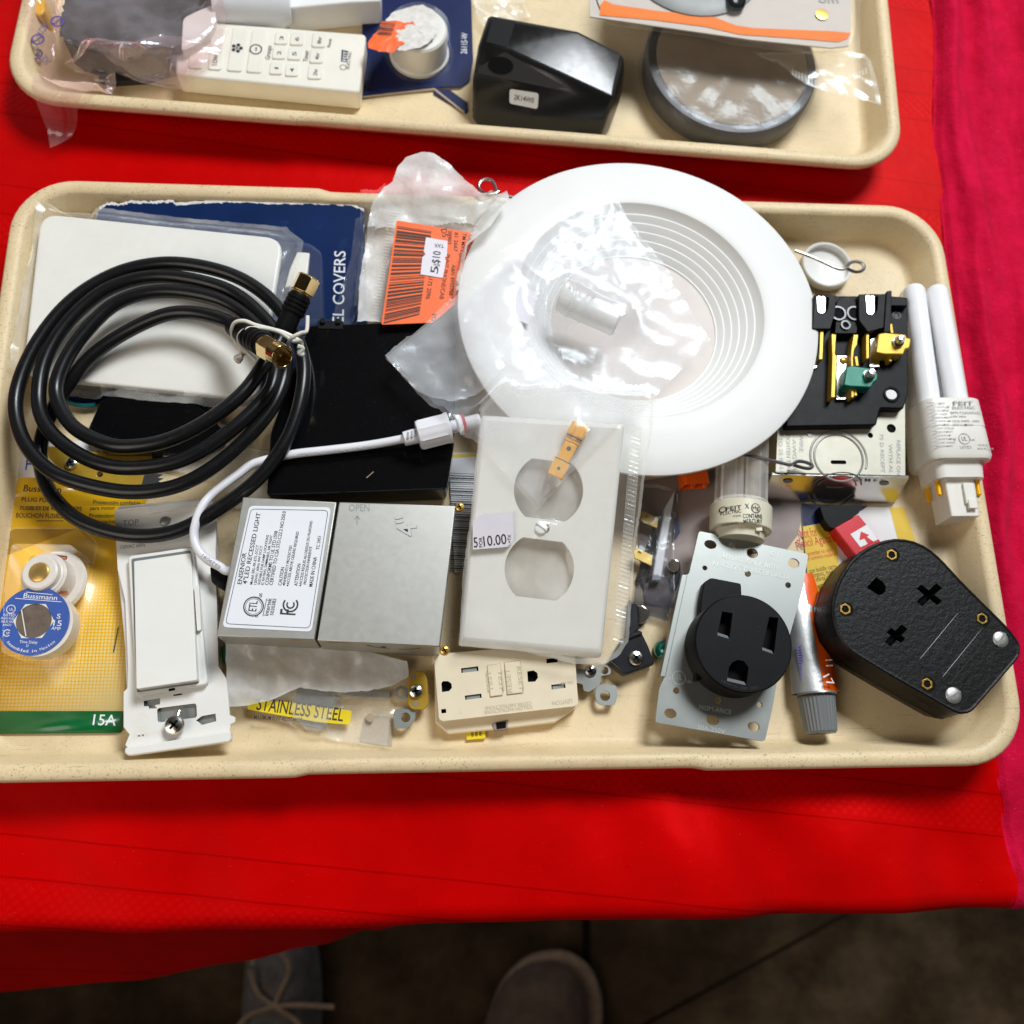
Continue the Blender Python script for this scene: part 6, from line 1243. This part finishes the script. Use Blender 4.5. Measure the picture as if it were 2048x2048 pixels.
b = MB(); b.prism(PB([(322, 976), (523, 964), (526, 1132), (490, 1168), (286, 1183), (284, 1020)], 3), 2.8, 3.0); ps = tilt(b).build('price_sticker', 'lilac_paper', t)
b = MB(); zp = zB(1100) + 3; pz_ = lambda x, y: plane(x, y) + 3.0
b.words('5', B5, (293, 1166), (317, 1164), zp, 4.6, zf=pz_); b.words('FOR', B5, (344, 1164), (341, 1108), zp, 1.6, zf=pz_); b.words('10.00', B5, (352, 1160), (488, 1146), zp, 4.6, zf=pz_); b.words('+TX', B5, (514, 1142), (512, 1095), zp, 1.6, zf=pz_); b.build('lettering', 'ink', ps)

# coax cable coil
JR = random.Random(9)
K_ = [(472, 657, 43), (452, 640, 41), (390, 626, 38), (326, 632, 36), (250, 665, 32), (185, 712, 29), (140, 762, 27), (108, 815, 24), (84, 880, 24), (84, 940, 24), (108, 995, 24), (165, 1043, 25), (259, 1071, 27), (350, 1062, 28), (440, 1017, 30), (520, 955, 32), (578, 870, 34), (606, 775, 35), (600, 700, 33), (560, 620, 31), (500, 567, 30), (420, 538, 30), (326, 528, 30), (230, 547, 30), (140, 607, 30), (70, 695, 30), (34, 792, 30), (42, 868, 32), (86, 930, 35), (150, 965, 37), (259, 985, 38), (360, 968, 39), (450, 917, 40), (528, 838, 41), (566, 765, 40), (566, 700, 37), (524, 632, 34), (450, 577, 32), (326, 553, 32), (220, 575, 32), (140, 640, 32), (92, 715, 32), (77, 792, 32), (90, 845, 34), (130, 892, 37), (190, 925, 40), (259, 937, 42), (350, 925, 43), (430, 885, 44), (508, 820, 44), (548, 765, 42), (546, 700, 38), (500, 640, 35), (430, 598, 34), (326, 581, 34), (235, 606, 34), (165, 670, 34), (124, 735, 34), (112, 792, 34), (145, 849, 37), (207, 884, 42), (259, 893, 44), (336, 882, 45), (414, 843, 46), (485, 785, 46), (530, 728, 44), (556, 690, 42), (566, 665, 42)]
t = thing('coaxial_cable', 'coiled thick black coaxial cable with two gold threaded ends', 'cable', at([U((300, 780), 30)], 24))
b = MB(); b.tube([U((x + JR.uniform(-1.6, 1.6), y + JR.uniform(-1.6, 1.6)), zz) for x, y, zz in K_], 3.55, 16, sub=8); b.build('cable', 'rubber', t, smooth=80)
def fplug(p0, p1, open_end):
    ax = (p1 - p0); L9 = ax.length; ax.normalize()
    pr = [(0, 3.6), (.04, 4.8), (.1, 5.0), (.34, 5.0), (.36, 5.4)]
    for k in range(4): s = .37 + k * .075; pr += [(s, 5.9), (s + .05, 5.9), (s + .052, 5.35), (s + .07, 5.35)]
    pr += [(.70, 5.0), (.70, .02)]
    b = MB(); b.rings([(p0 + ax * L9 * s, r) for s, r in pr], ax, 36); bo = b.build('boot', 'black_matt', t, smooth=25)
    b = MB(); b.rings([(p0 + ax * L9 * .69, 4.9), (p0 + ax * L9 * .73, 5.0)], ax, 30, 1)
    b.rings([(p0 + ax * L9 * .73, 6.2), (p0 + ax * L9 * (.93 if open_end else 1.0), 6.2)], ax, 6, 0)
    if open_end: b.rings([(p0 + ax * L9 * .93, 5.6), (p0 + ax * L9 * 1.06, 5.6), (p0 + ax * L9 * 1.06, 4.7), (p0 + ax * L9 * .8, 4.6), (p0 + ax * L9 * .8, .02)], ax, 40, 0, caps=False); b.rings([(p0 + ax * L9 * .8, .5), (p0 + ax * L9 * 1.02, .5)], ax, 10, 1)
    else: b.rings([(p0 + ax * L9 * 1.0, 5.4), (p0 + ax * L9 * 1.02, 5.0), (p0 + ax * L9 * 1.02, .02)], ax, 30, 0, caps=False)
    b.build('hex_nut', ['gold_nut', 'brass'], t, bevel=.25, smooth=25)
fplug(U(C3(800, 800), 42), U(C3(1050, 268), 50), False)
fplug(U(C3(310, 730), 42), U(C3(770, 1015), 68), True)
b = MB()
b.tube([U(C3(x, y), zz) for x, y, zz in ((440, 1010, 42), (340, 880, 44), (305, 780, 50), (340, 700, 54), (430, 685, 56), (540, 725, 56), (700, 765, 55), (820, 800, 54), (950, 870, 52), (975, 920, 50), (950, 990, 48))], .95, 10)
b.tube([U(C3(x, y), zz) for x, y, zz in ((540, 1070, 42), (430, 960, 45), (375, 880, 50), (385, 810, 55), (460, 760, 57), (600, 755, 57), (760, 790, 56), (900, 880, 53), (975, 880, 52), (985, 960, 50), (1000, 1010, 46))], .95, 10)
b.tube([U(C3(x, y), zz) for x, y, zz in ((860, 980, 50), (855, 900, 55), (900, 840, 58), (980, 800, 58), (1030, 780, 58), (1040, 640, 57))], .95, 10)
b.tube([U(C3(x, y), zz) for x, y, zz in ((400, 960, 42), (400, 1020, 42), (375, 1075, 42), (350, 1040, 43), (410, 1020, 44))], 1.3, 8)
b.tube([U(C3(x, y), zz) for x, y, zz in ((940, 930, 54), (990, 950, 53), (960, 1000, 52), (1000, 1010, 51))], 1.2, 8)
tag(b.build('twist_tie', 'tie'), 'pale twist tie binding the two gold cable ends together', 'twist tie')

# diagonal bag on the trim ring and what it holds
t = thing('connector_bag', 'crinkled clear bag set diagonally on the white ring, holding a gold connector', 'plastic bag', at([U((1100, 700), 40)], 30))
q0, q1 = U(B5(925, 450), zB(450) + 3), U(B5(768, 760), zB(760) + 3); ax = q1 - q0; L9 = ax.length; ax.normalize(); sd = Vector((-ax.y, ax.x, 0)).normalized(); up = sd.cross(ax)
if up.z < 0: up = -up
g = thing('gold_connector', 'gold plated terminal connector at the tip of the diagonal clear bag', 'connector', q0)
b = MB(frame3(q0 + Vector((0, 0, 1)), ax, sd))
b.box((L9 * .12, 0, .6), (L9 * .24, 8.6, 3.6)); b.box((L9 * .30, 0, .2), (L9 * .1, 7.6, 2.8)); b.box((L9 * .52, 0, 0), (L9 * .34, 6.4, 2.2)); b.box((L9 * .84, 0, .3), (L9 * .30, 8.0, 2.8)); b.build('body', 'gold', g, bevel=.5)
b = MB(frame3(q0 + Vector((0, 0, 1)), ax, sd)); b.rings([((L9 * .05 + 1, -2.4, 2.2), 1.5), ((L9 * .22, -2.4, 2.2), 1.5)], (1, 0, 0), 14); b.rings([((L9 * .05 + 1, 2.4, 2.2), 1.5), ((L9 * .22, 2.4, 2.2), 1.5)], (1, 0, 0), 14); b.build('crimp', 'gold', g)
b = MB(frame3(q0 + Vector((0, 0, 1)), ax, sd)); b.flat(circ((L9 * .46, 0), 1.1, 14), 1.25); b.flat(circ((L9 * .84, 0), .8, 14), 1.85); b.line((L9 * .69, -4), (L9 * .69, 4), .4, 1.86); b.line((L9 * .255, -4), (L9 * .255, 4), .6, 2.5); b.build('hole', 'brown_ink', g)
# white fitting in the bag
q0, q1 = U(C4(1015, 600), 42), U(C4(1340, 740), 42); b = MB(); d_ = (q1 - q0).normalized(); b.rings([(q0 + d_ * s, r) for s, r in ((0, 5), (.6, 6.4), (6, 6.8), (7, 7.4), (8, 6.8), (13, 6.8), (14, 7.4), (15, 6.8), ((q1 - q0).length - 1, 6.8), ((q1 - q0).length, 5.6))], d_, 32); tag(b.build('white_fitting', 'white'), 'white ribbed plastic fitting inside the diagonal clear bag', 'fitting')
b = MB(); b.prism(P(C4, [(775, 510), (895, 565), (850, 740), (722, 690)], 39), 38.2, 38.6); pt = b.build('paper_tag', 'lilac_paper'); tag(pt, 'faint lilac printed slip under the diagonal clear bag', 'slip')
L0, T0, R0, B0 = U((772, 728), 34), U((1203, 380), 38), U((1431, 663), 44), U((1075, 1020), 48)
ol = []
for a, e in ((L0, T0), (T0, R0), (R0, B0), (B0, L0)):
    for k in range(5): ol.append(tuple(a.lerp(e, k / 5)[:2]))
b = sheet(ol, lift=1.6, amp=2.2, fs=.05, rings=30, per=220, seed=23, smooth=14, zf=lambda x, y: 33); b.build('film', ['film_bright', 'haze_film'], t)
ol = P(C4, [(1250, 0), (1345, 60), (1620, 350), (1640, 560), (1320, 800), (1180, 700), (990, 560), (680, 400), (960, 200)], 40)
b = sheet(ol, lift=1.6, amp=2.4, fs=.06, rings=18, per=130, seed=29, smooth=8); b.build('inner_fold', ['film_bright', 'haze_film'], t)
b = sheet(P(C4, [(60, 960), (470, 590), (590, 690), (620, 900), (700, 1060), (600, 1180), (400, 1250), (230, 1150)], 33), lift=1.5, amp=1.8, fs=.06, rings=14, seed=31, smooth=6); b.build('corner_fold', 'film_bright', t)
# ------------------------------------------------------------------ light
w = bpy.data.worlds.new("World"); scene.world = w; w.use_nodes = True
nt = w.node_tree; bg = nt.nodes['Background']
tc = nt.nodes.new('ShaderNodeTexCoord'); sp = nt.nodes.new('ShaderNodeSeparateXYZ'); nt.links.new(tc.outputs['Generated'], sp.inputs[0])
rp = nt.nodes.new('ShaderNodeValToRGB'); e = rp.color_ramp.elements
e[0].position = .0; e[0].color = (.10, .08, .06, 1); e[1].position = .85; e[1].color = (.10, .09, .08, 1)
k = e.new(.12); k.color = (.75, .78, .85, 1); k = e.new(.42); k.color = (.62, .66, .74, 1); k = e.new(.62); k.color = (.14, .13, .12, 1)
nt.links.new(sp.outputs[2], rp.inputs[0]); nt.links.new(rp.outputs[0], bg.inputs[0])
mr = nt.nodes.new('ShaderNodeMapRange'); nt.links.new(sp.outputs[1], mr.inputs[0])
for i, q in enumerate((.2, .8, .11, .6)): mr.inputs[i + 1].default_value = q
nt.links.new(mr.outputs[0], bg.inputs[1])
def area(name, loc, target, sx, sy, power, col):
    l = bpy.data.lights.new(name, 'AREA'); l.shape = 'RECTANGLE'; l.size = sx * S; l.size_y = sy * S; l.energy = power; l.color = col
    o = bpy.data.objects.new(name, l); COL.objects.link(o); o.location = Vector(loc) * S
    o.rotation_euler = (Vector(target) - Vector(loc)).to_track_quat('-Z', 'Y').to_euler(); return o
area('daylight_opening', (680, 1150, 1800), (0, 40, 0), 760, 620, 47, (.91, .96, 1.0))
area('warm_fill', (-700, -500, 900), (0, 0, 0), 700, 700, 4.2, (1.0, .90, .78))
scene.render.engine = 'CYCLES'
scene.cycles.max_bounces = 10; scene.cycles.transparent_max_bounces = 24; scene.cycles.diffuse_bounces = 4; scene.cycles.glossy_bounces = 4
scene.cycles.use_denoising = True; scene.cycles.caustics_reflective = False; scene.cycles.caustics_refractive = False
v = scene.view_settings; v.view_transform = 'Standard'; v.look = 'None'; v.exposure = 0.2; v.gamma = 1; v.use_curve_mapping = False
